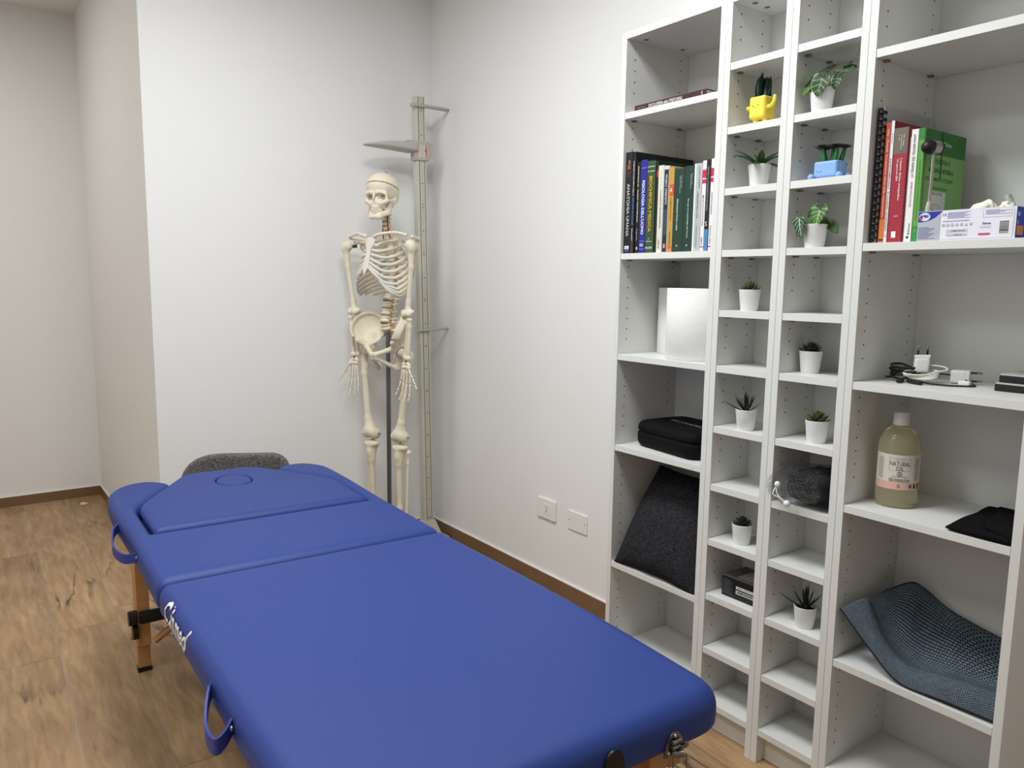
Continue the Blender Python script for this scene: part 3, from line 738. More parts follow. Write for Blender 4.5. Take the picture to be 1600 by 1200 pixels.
nme = MB().ball((.017, .012, -.012), (.0065, .005, .005), 8, 6).ball((-.017, .012, -.012), (.0065, .005, .005), 8, 6).ball((0, .020, 0), (.008, .006, .016), 8, 6).mesh('nerve'); nme.materials.append(NERVE)
vz = [1.583-.0178*i for i in range(7)]+[1.460-.0205*i for i in range(12)]+[1.208-.0318*i for i in range(5)]
VP = []
def put(name, me, M4, parent):
    o = bpy.data.objects.new(name, me); COL.objects.link(o); o.parent = parent; o.matrix_parent_inverse = WORLD[parent.name].inverted()
    o.matrix_basis = M4; WORLD[o.name] = M4; return o
for i, z in enumerate(vz):
    s = .62 if i < 7 else (.74+.018*(i-7) if i < 19 else 1.08+.01*(i-19)); szz = [.62, .80, 1.12][0 if i < 7 else (1 if i < 19 else 2)]
    y = spine_y(z); dy = (spine_y(z+.01)-spine_y(z-.01))/.02; VP.append((y, z, s))
    M4 = SR @ Matrix.Translation((0, y, z)) @ Matrix.Rotation(-math.atan(dy), 4, 'X')
    v = put('vertebra', vme, M4 @ Matrix.Diagonal((s, s, szz, 1)), sk)
    gap = (vz[i]-vz[i+1]) if i < len(vz)-1 else .03
    if i < len(vz): 
        dd = put('disc', dme, M4 @ Matrix.Translation((0, 0, -gap/2)) @ Matrix.Diagonal((.0205*s, .0165*s, max(.004, gap-.0215*szz), 1)), v)
    put('nerve', nme, M4 @ Matrix.Diagonal((s*1.12, s*1.1, szz, 1)), v)
m = MB()
for sx in (-1, 1): stube('', curve([(sx*.013, .012, 1.585), (sx*.015, .008, 1.56), (sx*.013, .010, 1.53), (sx*.016, .012, 1.50), (sx*.019, .02, 1.465)], 5), .0028, m=m)
obj('neck_artery', m.mesh(), ARTERY, sk)
# ribs with cartilage
SW = [.048, .070, .088, .101, .110, .117, .121, .123, .122, .118, .108, .085]
DROP = [.022, .036, .050, .062, .074, .084, .092, .096, .094, .088, .070, .05]
STZ = [1.436, 1.412, 1.392, 1.374, 1.358, 1.344, 1.334]
def st_y(z): return -.082-.30*(1.46-z)
for i in range(12):
    y, z, s = VP[7+i]; wv = SW[i]; yb = y+.018; yf = st_y(1.44-.0125*i)+.004 if i < 7 else st_y(1.36)+.006*(i-6)
    dep = (yb+.018-yf)/2; yc = (yb+.018+yf)/2; tmax = [2.15, 2.15, 2.12, 2.1, 2.08, 2.05, 2.02, 1.98, 1.92, 1.85, 1.55, 1.25][i]
    for sx in (-1, 1):
        P = []
        for q in range(15):
            t = .16+(tmax-.16)*q/14; P.append((sx*wv*math.sin(t)**.85, yc+dep*math.cos(t), z+.004-DROP[i]*(1-math.cos(t))/2*1.12))
        P[0] = (sx*.020, y+.020, z+.004)
        rb = stube('rib', curve(P, 2), .0074 if i not in (0,) else .0068, n=8, flat=(.52, 1.0), up=(0, 0, 1))
        e = Vector(P[-1]); 
        if i < 7:
            tgt = Vector((sx*.015, st_y(STZ[i])+.002, STZ[i])); c1 = e+(Vector(P[-1])-Vector(P[-2]))*2.2
            low = Vector((sx*(.030+.004*i), tgt.y+.006, tgt.z-.006-.007*max(0, i-2)))
            Q = curve([e, e*.45+low*.55+Vector((0, -.004, -.002*i)), low, tgt], 5)
        elif i < 10:
            tgt = Vector((sx*(.033+.016*(i-7)), st_y(1.31)+.010+.006*(i-7), 1.316-.017*(i-7))); Q = curve([e, e*.5+tgt*.5+Vector((0, -.008, -.010)), tgt], 6)
        else: Q = [e, e+Vector((-sx*.012, -.012, -.002))]
        stube('cartilage', Q, .0066, parent=rb, mat=CART, n=8, flat=(.6, 1.0), up=(0, 0, 1))
# breastbone
def stern(P):
    z = P[..., 2]; y = P[..., 1]-st_y(z)
    hw = np.interp(z, [1.305, 1.315, 1.335, 1.40, 1.415, 1.425, 1.455, 1.468], [.003, .006, .017, .0125, .013, .020, .028, .022])
    return np.maximum(smax(np.abs(P[..., 0])-hw, np.abs(y)-.0058, .005), np.maximum(1.300-z, z-1.466))
sdf_obj('breastbone', stern, (-.04, -.15, 1.29), (.04, -.06, 1.48), .0032, M('pinkish_cartilage', '#e3d6cb', .5), sk, SR)
for sx in (-1, 1):
    stube('collarbone', curve([(sx*.020, -.084, 1.468), (sx*.055, -.088, 1.478), (sx*.105, -.052, 1.485), (sx*.150, -.044, 1.477), (sx*.165, -.042, 1.472)], 5), [.0085]*3+[.0068]*14+[.0080]*4, n=9)
    def blade(P, sx=sx):
        q = P.copy(); q[..., 0] = sx*P[..., 0]
        # plane of the blade: from (.065,.085) to (.155,.035)
        ex = np.array((.874, -.486, 0)); nn = np.array((.486, .874, 0)); r = q-np.array((.110, .072, 1.39))
        a = r@ex; zz = r[..., 2]; b = r@nn+.5*(zz*.12)-.9*a*a
        d = poly2d(np.stack([a, zz], -1), [(-.052, .045), (.010, .062), (.052, .040), (.040, .0), (-.022, -.098), (-.048, -.085)])
        d = smax(d, np.abs(b)-.0028, .004)
        d = smin(d, s_cap(q, (.075, .092, 1.430), (.150, .055, 1.462), .005, .007), .008)
        d = smin(d, s_cap(q, (.150, .055, 1.462), (.176, -.022, 1.468), .007, .008), .010)
        d = smin(d, s_cap(q, (.140, .040, 1.448), (.140, -.050, 1.448), .008, .0055), .008)
        return smin(d, s_ell(q, (.150, .030, 1.432), (.010, .018, .020)), .010)
    sdf_obj('shoulder_blade', blade, (min(sx*.03, sx*.2), -.04, 1.27), (max(sx*.03, sx*.2), .13, 1.49), .0036, BONE, sk, SR)
    # arm
    sh = (sx*.180, .0, 1.432); 
    Y0, Y1, Y2 = -.040, -.028, -.034
    sbone('upper_arm_bone', [('e', (sx*.180, Y0, 1.432), (.024, .023, .023)), ('e', (sx*.192, Y0-.006, 1.420), (.013, .015, .018)), ('c', (sx*.185, Y0, 1.410), (sx*.182, Y0+.003, 1.34), .0145, .0105), ('c', (sx*.182, Y0+.003, 1.34), (sx*.160, Y1, 1.19), .0105, .0100),
        ('c', (sx*.160, Y1, 1.19), (sx*.156, Y1, 1.155), .0105, .014), ('c', (sx*.130, Y1, 1.148), (sx*.180, Y1, 1.150), .0105, .0095), ('e', (sx*.144, Y1-.010, 1.140), (.014, .013, .013)), ('e', (sx*.170, Y1-.012, 1.140), (.012, .013, .013))], .010)
    obj('joint_bolt', MB().tube([SR @ Vector((sx*.150, Y0+.03, 1.434)), SR @ Vector((sx*.172, Y0+.005, 1.430))], .008, 10).mesh(), WIRE, sk)
    sbone('forearm_bone', [('c', (sx*.147, Y1+.016, 1.146), (sx*.147, Y1+.006, 1.10), .013, .0105), ('c', (sx*.147, Y1+.006, 1.10), (sx*.138, Y2+.010, .955), .0100, .0065), ('e', (sx*.138, Y2+.008, .950), (.010, .010, .010))], .008, .004)
    sbone('forearm_bone', [('e', (sx*.171, Y1-.008, 1.116), (.0125, .0125, .0075)), ('c', (sx*.171, Y1-.008, 1.112), (sx*.170, Y1-.006, 1.085), .0085, .0090), ('c', (sx*.170, Y1-.006, 1.085), (sx*.160, Y2+.002, .970), .0085, .0095), ('e', (sx*.159, Y2, .948), (.0165, .011, .012))], .008, .004)
    # hand: wrist bones with fingers as separate bones
    W0 = Vector((sx*.151, Y2-.002, .922))
    hm = [('e', tuple(W0+Vector((sx*x, y, z))), (.0088, .0085, .0082)) for x, y, z in ((-.016, .002, .0), (-.005, .004, .006), (.008, .003, .004), (.018, -.002, -.004), (-.014, .0, -.013), (-.002, .002, -.012), (.009, .001, -.013), (.020, -.006, -.015))]
    hd = sbone('hand', hm, .003, .0026, pad_=.006)
    obj('wrist_wire', MB().tube([SR @ (W0+Vector((0, 0, .008))), SR @ (W0+Vector((0, 0, .022)))], .004, 8).mesh(), WIRE, hd)
    curl = (.0 if sx < 0 else .55)
    for f, (x, sprd, lens) in enumerate(((.021, .10, (.060, .038, .022, .016)), (.007, .02, (.060, .042, .026, .017)), (-.006, -.05, (.055, .038, .024, .016)), (-.017, -.16, (.050, .030, .018, .015)), (.026, .55, (.040, .030, .024)))):
        p = W0+Vector((sx*x, -.002 if f < 4 else -.012, -.022)); ang = 0.05+.10*f*(1 if sx > 0 else .3)
        fwd = .06
        for j, ln in enumerate(lens):
            out = sprd*(1.0 if j == 0 else 1.15)
            bend = fwd+curl*(j*.32)+(.10*j*(1+.5*math.sin(f*2.1)) if sx < 0 else 0)
            dirv = Vector((sx*math.sin(out), -math.sin(bend)*math.cos(out), -math.cos(bend)*math.cos(out)))
            q = p+dirv*(ln-.002); r0 = (.0056 if j == 0 else .0050-.0006*j)
            stube('finger_bone', [p+dirv*.0, p+dirv*ln*.12, p+dirv*ln*.5, p+dirv*ln*.85, q], [r0*.75, r0, r0*.55, r0*.85, r0*.6], parent=hd, n=8)
            p = p+dirv*(ln+.0022)
# pelvis
def pelvis(P):
    a = P.copy(); a[..., 0] = np.abs(a[..., 0])
    shell = np.abs(np.linalg.norm(a-np.array((.018, -.075, 1.10)), axis=-1)-.125)-.0042
    region = s_ell(a, (.090, -.004, 1.062), (.066, .088, .074))
    d = smax(shell, region, .008)
    rim = smax(np.abs(shell)-.0072, np.abs(region)-.0065, .003)
    d = smin(d, smax(rim, 1.03-a[..., 2], .004), .006)
    d = smin(d, s_ell(a, (.086, -.004, .975), (.024, .030, .030)), .014)
    d = smin(d, s_cap(a, (.086, .010, 1.03), (.084, .0, .985), .022, .022), .018)
    d = smin(d, s_cap(a, (.062, .060, 1.06), (.086, .020, 1.02), .018, .018), .018)
    d = smin(d, s_cap(a, (.098, -.066, 1.015), (.088, -.030, .990), .0085, .014), .012)
    d = smin(d, s_cap(a, (.080, -.030, .988), (.010, -.076, .958), .0125, .0100), .010)
    d = smin(d, s_cap(a, (.010, -.076, .962), (.010, -.070, .940), .0095), .008)
    d = smin(d, s_cap(a, (.010, -.070, .942), (.052, .012, .895), .0080, .0115), .008)
    d = smin(d, s_cap(a, (.082, .018, .965), (.058, .022, .895), .019, .016), .012)
    return smax(d, -s_ell(a, (.098, -.006, .970), (.018, .024, .024)), .005)
sdf_obj('hip_bone', pelvis, (-.19, -.11, .86), (.19, .12, 1.16), .0036, BONE, sk, SR)
def sacrum(P):
    a = P.copy(); a[..., 0] = np.abs(a[..., 0]); z = P[..., 2]
    yc = np.interp(z, [.93, .96, 1.0, 1.04, 1.07], [.055, .078, .082, .060, .022]); hw = np.interp(z, [.93, .95, .98, 1.02, 1.05, 1.07], [.005, .010, .022, .042, .052, .028])
    th = np.interp(z, [.93, .98, 1.04, 1.07], [.005, .008, .015, .018])
    return np.maximum(smax(np.abs(a[..., 0])-hw, np.abs(P[..., 1]-yc)-th, .012), np.maximum(z-1.068, .925-z))
sdf_obj('sacrum', sacrum, (-.07, -.02, .915), (.07, .11, 1.08), .0038, BONE, sk, SR)
for sx in (-1, 1):
    kx = .083; kz = .585; ky = -.006
    sbone('thigh_bone', [('e', (sx*.098, -.006, .970), (.0205, .0205, .0205)), ('c', (sx*.100, -.004, .968), (sx*.128, .004, .950), .0125, .015), ('e', (sx*.138, .008, .955), (.014, .018, .022)), ('c', (sx*.131, .004, .945), (sx*.122, -.002, .86), .019, .0145),
        ('e', (sx*.113, .010, .895), (.010, .010, .014)), ('c', (sx*.122, -.002, .86), (sx*.098, -.008, .655), .0140, .0150), ('c', (sx*.098, -.008, .655), (sx*.088, -.006, .612), .0155, .028), ('e', (sx*(kx-.019), ky+.008, kz), (.0195, .032, .025)), ('e', (sx*(kx+.022), ky+.006, kz+.002), (.0200, .032, .025)), ('e', (sx*kx, ky-.018, kz+.012), (.030, .014, .020))], .012)
    obj('knee_wire', MB().tube([SR @ Vector((sx*(kx-.055), ky+.005, kz+.004)), SR @ Vector((sx*(kx+.055), ky+.005, kz+.004))], .0022, 6).mesh(), WIRE, sk)
    obj('knee_wire', MB().tube([SR @ Vector((sx*kx, ky+.01, kz)), SR @ Vector((sx*kx, ky+.01, .545))], .0035, 6).mesh(), WIRE, sk)
    sbone('shin_bone', [('e', (sx*(kx-.018), 0, .540), (.020, .024, .012)), ('e', (sx*(kx+.020), 0, .540), (.020, .024, .012)), ('c', (sx*kx, 0, .530), (sx*(kx-.002), -.006, .465), .027, .0155), ('e', (sx*kx, -.020, .500), (.010, .009, .016)), ('c', (sx*(kx-.002), -.006, .48), (sx*(kx-.004), .002, .26), .0145, .0115), ('c', (sx*(kx-.004), .002, .26), (sx*(kx-.002), .004, .185), .0115, .018), ('e', (sx*(kx-.016), .0, .168), (.008, .012, .016))], .014)
    sbone('shin_bone', [('e', (sx*(kx+.037), .016, .517), (.0125, .0125, .013)), ('c', (sx*(kx+.036), .015, .510), (sx*(kx+.034), .014, .47), .0085, .0068), ('c', (sx*(kx+.034), .014, .47), (sx*(kx+.026), .012, .20), .0066, .0066), ('e', (sx*(kx+.025), .010, .172), (.0085, .011, .020))], .008, .004)
    ft = [('c', (sx*kx, .012, .150), (sx*kx, .045, .120), .017, .017), ('c', (sx*kx, .01, .145), (sx*(kx+.004), -.045, .125), .018, .014)]
    for j in range(5): ft += [('c', (sx*(kx-.022+.014*j), -.05, .122-.003*j), (sx*(kx-.030+.018*j), -.115+.008*j, .100), .0060, .0055), ('c', (sx*(kx-.030+.018*j), -.119+.008*j, .100), (sx*(kx-.032+.019*j), -.150+.014*j, .096), .0050, .0042)]
    sbone('foot', ft, .006, .0042)
# stand
obj('support_pole', MB().tube([SR @ Vector((0, .022, .05)), SR @ Vector((0, .022, 1.05))], .0105, 14).mesh(), M('dull_grey_steel', '#6c6e70', .38, metal=.8), sk)
m = MB().tube([SR @ Vector((0, .022, .04)), SR @ Vector((0, .022, .10))], .022, 14)
for k in range(5):
    a = 2*PI*k/5; m.tube([SR @ Vector((0, .022, .065)), SR @ Vector((.20*math.cos(a), .022+.20*math.sin(a), .050))], .012, 8)
    m.tube([SR @ Vector((.20*math.cos(a)-.01, .022+.20*math.sin(a), .022)), SR @ Vector((.20*math.cos(a)+.01, .022+.20*math.sin(a), .022))], .022, 12)
obj('stand_base', m.mesh(), M('white_enamel', '#d8d8d4', .4), sk)

# ---------------------------------------------------------------- helpers for soft sheets and leaves
def sheet(G, thick=0, uv=None):
    """mesh of a grid of points; thick gives it a second side"""
    n, m_ = len(G), len(G[0]); V = [Vector(p) for r in G for p in r]; F = []
    N = []
    for i in range(n):
        for j in range(m_):
            a = V[min(i+1, n-1)*m_+j]-V[max(i-1, 0)*m_+j]; b = V[i*m_+min(j+1, m_-1)]-V[i*m_+max(j-1, 0)]
            c = a.cross(b); N.append(c.normalized() if c.length > 1e-12 else Vector((0, 0, 1)))
    for i in range(n-1):
        for j in range(m_-1): F.append((i*m_+j, i*m_+j+1, (i+1)*m_+j+1, (i+1)*m_+j))
    UV = [(i/(n-1), j/(m_-1)) if uv is None else uv(i/(n-1), j/(m_-1)) for i in range(n) for j in range(m_)]
    if thick:
        k = len(V); V += [v+nn*thick for v, nn in zip(V, N)]; F += [tuple(q+k for q in f)[::-1] for f in F]; UV = UV*2
        edge = [i*m_ for i in range(n)]+[(n-1)*m_+j for j in range(1, m_)]+[i*m_+m_-1 for i in range(n-2, -1, -1)]+[j for j in range(m_-2, 0, -1)]
        for a, b in zip(edge, edge[1:]+edge[:1]): F.append((b, a, a+k, b+k))
    me = mesh('sheet', V, F, True); l = me.uv_layers.new(name='UVMap')
    for lp in me.loops: l.data[lp.index].uv = UV[lp.vertex_index]
    bm = bmesh.new(); bm.from_mesh(me); bmesh.ops.recalc_face_normals(bm, faces=bm.faces); bm.to_mesh(me); bm.free()
    return me
def leaf_mesh(L, W, prof, droop=.2, cup=.15, thick=.0012, n=10, m_=5, wave=0, base_lobes=0):
    """leaf along +Y, face up +Z; prof(t) half width 0..1; droop bends the tip down"""
    G = []
    for i in range(n+1):
        t = i/n; hw = W/2*max(prof(t), .02); r = []
        for j in range(m_):
            s = j/(m_-1)*2-1
            yy = L*t-base_lobes*L*abs(s)**1.5*(1-t)**2
            r.append((s*hw, yy, -droop*L*t*t+cup*hw*abs(s)**1.6+wave*math.sin(t*9)*abs(s)*L))
        G.append(r)
    return sheet(G, thick, uv=lambda a, b: (b, a))
def fat_leaf(L, W, T, prof, n=8, k=8, bend=.15):
    V = []; F = []
    for i in range(n+1):
        t = i/n; p = max(prof(t), .0); 
        for q in range(k):
            a = 2*PI*q/k; V.append((W/2*p*math.cos(a), L*t, T/2*min(1, p*1.3)*math.sin(a)*(1 if math.sin(a) < 0 else .55)+bend*L*t*t))
    for i in range(n):
        for q in range(k): F.append((i*k+q, i*k+(q+1) % k, (i+1)*k+(q+1) % k, (i+1)*k+q))
    F += [tuple(range(k))[::-1], tuple(range(n*k, n*k+k))]
    me = mesh('leaf', V, F, True); bm = bmesh.new(); bm.from_mesh(me); bmesh.ops.remove_doubles(bm, verts=bm.verts, dist=1e-6); bmesh.ops.recalc_face_normals(bm, faces=bm.faces); bm.to_mesh(me); bm.free()
    return me
def leaf_mat(name, c0, c1, rough=.5, vein=None, edge=None, vf=26, vw=.05, back=None, slope=.55):
    if name in MATS: return MATS[name]
    m = bpy.data.materials.new(name); m.use_nodes = True; t = NT(m); b = t.b; b.inputs['Roughness'].default_value = rough; b.inputs['Specular IOR Level'].default_value = .4
    tc = t.add('ShaderNodeTexCoord'); oi = t.add('ShaderNodeObjectInfo')
    n = t.add('ShaderNodeTexNoise', {'Vector': tc.outputs['Object'], 'Scale': 60, 'Detail': 3})
    f = t.add('ShaderNodeMath', {0: n.outputs['Fac'], 1: oi.outputs['Random']}, operation='ADD'); f2 = t.add('ShaderNodeMath', {0: f.outputs[0], 1: .5}, operation='MULTIPLY')
    mx = t.add('ShaderNodeMixRGB', {'Fac': f2.outputs[0], 'Color1': C(c0), 'Color2': C(c1)}); out = mx.outputs[0]
    if vein:
        sp = t.add('ShaderNodeSeparateXYZ', {'Vector': tc.outputs['UV']})
        du = t.add('ShaderNodeMath', {0: sp.outputs['X'], 1: .5}, operation='SUBTRACT'); ad = t.add('ShaderNodeMath', {0: du.outputs[0]}, operation='ABSOLUTE')
        mid_ = t.add('ShaderNodeMapRange', {'Value': ad.outputs[0], 1: vw*.6, 2: vw*1.6, 3: 1.0, 4: 0.0})
        sl = t.add('ShaderNodeMath', {0: ad.outputs[0], 1: slope}, operation='MULTIPLY'); vv = t.add('ShaderNodeMath', {0: sp.outputs['Y'], 1: sl.outputs[0]}, operation='SUBTRACT')
        ph = t.add('ShaderNodeMath', {0: vv.outputs[0], 1: float(vf)}, operation='MULTIPLY'); sn = t.add('ShaderNodeMath', {0: ph.outputs[0]}, operation='SINE')
        side = t.add('ShaderNodeMapRange', {'Value': sn.outputs[0], 1: .72, 2: .96, 3: 0.0, 4: .75})
        mxv = t.add('ShaderNodeMath', {0: mid_.outputs[0], 1: side.outputs[0]}, operation='MAXIMUM'); fac = mxv.outputs[0]
        if edge:
            ed = t.add('ShaderNodeMapRange', {'Value': ad.outputs[0], 1: .44, 2: .48, 3: 0.0, 4: .8}); e2 = t.add('ShaderNodeMath', {0: fac, 1: ed.outputs[0]}, operation='MAXIMUM'); fac = e2.outputs[0]
        m2 = t.add('ShaderNodeMixRGB', {'Fac': fac, 'Color1': out, 'Color2': C(vein)}); out = m2.outputs[0]
    t.link(out, b.inputs['Base Color']); MATS[name] = m
    return m
POT = M('white_planter_plastic', '#e9e9e7', .42)
SOIL = M('dark_potting', '#2a2119', .95, noise=.5, nscale=300)
pot_me = MB().lathe([(0, 0), (.0215, 0), (.0222, .0012), (.0282, .055), (.0284, .0560), (.0274, .0562), (.0268, .055), (.0255, .044)], n=32).mesh('pot')
soil_me = MB().lathe([(0, .0465), (.0262, .0455)], n=20).mesh('soil')
def potted(name, label, x, y, z, group='small artificial plants in white pots'):
    t = thing(name, label, 'potted plant', (x, y, z), group)
    for nm, me, mt in (('pot', pot_me, POT), ('soil', soil_me, SOIL)):
        if not me.materials: me.materials.append(mt)
        put(nm, me, Matrix.Translation((x, y, z)), t)
    return t
def place_leaf(t, me, base, az, el, roll=0, s=1, name='leaf'):
    M4 = Matrix.Translation(base) @ Matrix.Rotation(az, 4, 'Z') @ Matrix.Rotation(el, 4, 'X') @ Matrix.Rotation(roll, 4, 'Y') @ Matrix.Scale(s, 4)
    return put(name, me, M4, t)
def rosette(name, label, x, y, z, L, W, T, mat, n=26, el0=1.35, el1=.15, prof=None, bend=.25, h0=.048, up=.012):
    t = potted(name, label, x, y, z)
    me = fat_leaf(L, W, T, prof or (lambda q: math.sin(PI*min(1, q*.9+.1))**.7 if q < .6 else math.sin(PI*(q*.9+.1))**.8), bend=bend); me.materials.append(mat)
    for i in range(n):
        f = i/(n-1); az = i*2.39996
        place_leaf(t, me, (x, y, z+h0+up*(1-f)), az, el0+(el1-el0)*f**.8, 0, .55+.45*f)
    return t
SUC_D = leaf_mat('dark_succulent', '#1d2b29', '#33453f', .55)
SUC_O = leaf_mat('olive_succulent', '#3e4420', '#5d5f33', .55)
ALOE = leaf_mat('black_green_aloe', '#131a16', '#27302a', .5)
ptip = lambda q: (min(1, .35+q*1.6))*(1-q**2.2)**.75 if q < 1 else .02
rosette('potted_succulent', 'olive-green rosette succulent in a white pot, above the aloe in the narrow tower', .049, -.464, NZ[4], .034, .019, .007, SUC_O, 24, 1.25, .10, ptip)
rosette('potted_succulent', 'dark green rosette succulent in a white pot, right above the black box', .048, -.481, NZ[8], .031, .015, .007, SUC_D, 30, 1.4, .22, ptip)
rosette('potted_succulent', 'dark green rosette succulent in a white pot, above the olive one', .076, -.638, NZ[5], .034, .015, .007, SUC_D, 30, 1.4, .25, ptip)
rosette('potted_succulent', 'olive-green rosette succulent in a white pot, directly above the plastic bag', .045, -.687, NZ[6], .036, .018, .007, SUC_O, 26, 1.3, .18, ptip)
paloe = lambda q: (1-q)**.75*(.75+.25*math.sin(PI*q))
def aloe(label, x, y, z, n, L, seed, s=1):
    rnd = random.Random(seed); t = potted('potted_aloe', label, x, y, z)
    me = fat_leaf(L, .0115, .005, paloe, bend=.12); me.materials.append(ALOE)
    for i in range(n):
        f = i/(n-1); place_leaf(t, me, (x, y, z+.048), i*2.39996+rnd.uniform(-.2, .2), 1.42-.95*f**1.1+rnd.uniform(-.1, .1), 0, .8+.25*rnd.random())
    place_leaf(t, me, (x-.004, y+.012, z+.052), .35, .30, 0, 1.0)
aloe('spiky dark aloe in a white pot, between the olive succulent and the dark rosette', .033, -.485, NZ[6], 15, .058, 3)
aloe('spiky dark aloe in a white pot, lowest plant of the second tower', .042, -.690, NZ[9], 16, .064, 5)
# agave with broad arching leaves
AG = leaf_mat('agave_green', '#1f3f1c', '#3d6330', .4, vein='#5f8048', vf=0, vw=.02)
t = potted('potted_agave', 'plant with broad arching strap leaves in a white pot, under the yellow planter', .040, -.480, NZ[2])
lan = lambda q: math.sin(PI*min(1, (q*.88+.10)))**.8
for (az, el, L, W, dr) in ((1.25, .75, .080, .019, .45), (.55, 1.0, .074, .020, .35), (-.9, .95, .072, .020, .40), (-1.55, .60, .078, .018, .50), (2.3, 1.0, .060, .019, .35), (3.3, .95, .064, .019, .4), (-2.35, .9, .066, .019, .4), (.1, 1.3, .045, .014, .2), (1.9, .55, .06, .018, .5)):
    # azimuth measured so that +1.25 leans to the camera's left
    me = leaf_mesh(L, W, lan, dr, .35, .0010, 10, 5); me.materials.append(AG)
    place_leaf(t, me, (.040, -.480, NZ[2]+.047), az, el)
# vine with heart leaves
VN = leaf_mat('vine_leaf', '#1f3a22', '#35512f', .45, vein='#8aa67c', edge=True, vf=22, vw=.018)
VN2 = leaf_mat('vine_leaf_light', '#37581f', '#567530', .45, vein='#7d9a55', vf=22, vw=.014)
STM = M('leaf_stem', '#5d6e35', .6)
hx_, hy_, hz_ = .035, -.650, NZ[1]
t = potted('potted_vine', 'trailing plant with pale-veined heart-shaped leaves in a white pot', hx_, hy_, hz_)
heart = lambda q: (math.sin(PI*min(1, q*.74+.26))**.75) if q < .98 else .02
def hleaf(tip, base, W, nrm, mat, lob=.16, droop=.12, stem=None, prof=heart):
    base = Vector(base); tip = Vector(tip); yv = (tip-base); L = yv.length; yv.normalize(); n_ = Vector(nrm); xv = yv.cross(n_).normalized(); zv = xv.cross(yv)
    me = leaf_mesh(L, W*1.28, prof, droop, .18, .0008, 12, 7, base_lobes=lob); me.materials.append(mat)
    M4 = Matrix(((xv.x, yv.x, zv.x, base.x), (xv.y, yv.y, zv.y, base.y), (xv.z, yv.z, zv.z, base.z), (0, 0, 0, 1)))
    o = put('leaf', me, M4, t)
    if stem: obj('stem', MB().tube(curve(stem+[tuple(base)], 5), .0010, 6).mesh(), STM, t)
top_ = (hx_, hy_, hz_+.050)
hleaf((.0, -.655, 1.725), (.004, -.668, 1.764), .036, (-1, -.15, .35), VN, stem=[top_, (hx_-.01, hy_-.01, hz_+.085)])
hleaf((.012, -.606, 1.735), (.020, -.634, 1.762), .026, (-.9, .3, .45), VN2, stem=[top_, (hx_-.005, hy_+.015, hz_+.080)])
hleaf((.010, -.628, 1.742), (.016, -.653, 1.768), .032, (-.9, .1, .4), VN, stem=[top_, (hx_, hy_, hz_+.085)])
hleaf((.008, -.607, 1.769), (.022, -.628, 1.776), .020, (-.5, .2, .9), VN2, stem=[top_, (hx_-.004, hy_+.02, hz_+.083)])
hleaf((.050, -.625, 1.796), (.056, -.660, 1.797), .030, (-.45, .1, .9), VN2, stem=[top_, (.045, -.655, hz_+.095)])
hleaf((.020, -.725, 1.775), (.050, -.690, 1.786), .030, (-.5, -.2, .85), VN, stem=[top_, (.045, -.670, hz_+.095)])
hleaf((.030, -.744, 1.776), (.060, -.715, 1.783), .022, (-.5, -.2, .85), VN2, stem=[top_, (.052, -.690, hz_+.088)])
hleaf((.090, -.700, 1.800), (.085, -.670, 1.796), .026, (-.6, .1, .8), VN, stem=[top_, (.07, -.66, hz_+.092)])
hleaf((.020, -.690, 1.738), (.030, -.690, 1.765), .020, (-.8, -.5, .3), VN, stem=[top_, (.035, -.68, hz_+.075)])
hleaf((.05, -.705, 1.797), (.07, -.685, 1.800), .022, (-.6, .0, .8), VN2)
# arrow leaves with pale veins
SY = leaf_mat('arrowhead_leaf', '#274a1c', '#44702c', .45, vein='#a5c188', vf=30, vw=.03, slope=.75)
SY2 = leaf_mat('arrowhead_dark', '#203c28', '#2f5236', .45, vein='#b4cfae', vf=30, vw=.035, slope=.75)
SYD = leaf_mat('arrowhead_back', '#2a4d12', '#3c6318', .5)
ax_, ay_, az_ = .034, -.655, NZ[3]
t = potted('potted_arrowhead', 'plant with white-veined arrow-shaped leaves in a white pot, under the blue planter', ax_, ay_, az_)
top_ = (ax_, ay_, az_+.050)
arrow = lambda q: (min(1, q/.18+.35))*(1-q)**.62*1.1 if q < .99 else .02
hleaf((-.006, -.640, 1.396), (-.002, -.633, 1.445), .032, (-.95, .25, .1), SY2, lob=.12, stem=[top_, (.01, -.645, 1.43)], prof=arrow)
hleaf((.010, -.668, 1.424), (.020, -.673, 1.462), .036, (-.95, -.1, .25), SY, lob=.42, stem=[top_, (.035, -.662, 1.45)], prof=arrow)
hleaf((.045, -.640, 1.420), (.050, -.635, 1.462), .024, (-.9, .2, .2), SY, lob=.15, stem=[top_, (.05, -.645, 1.45)], prof=arrow)
hleaf((.040, -.708, 1.410), (.048, -.678, 1.440), .020, (-.9, -.3, .3), SYD, lob=.05, stem=[top_], prof=lan)
hleaf((.000, -.624, 1.402), (.012, -.634, 1.428), .016, (-.9, .3, .1), SYD, lob=.05, prof=lan)
hleaf((.030, -.645, 1.455), (.030, -.652, 1.423), .026, (-.95, .0, .1), SYD, lob=.0, prof=lan)
hleaf((.036, -.676, 1.452), (.034, -.664, 1.423), .026, (-.95, .0, .1), SYD, lob=.0, prof=lan)
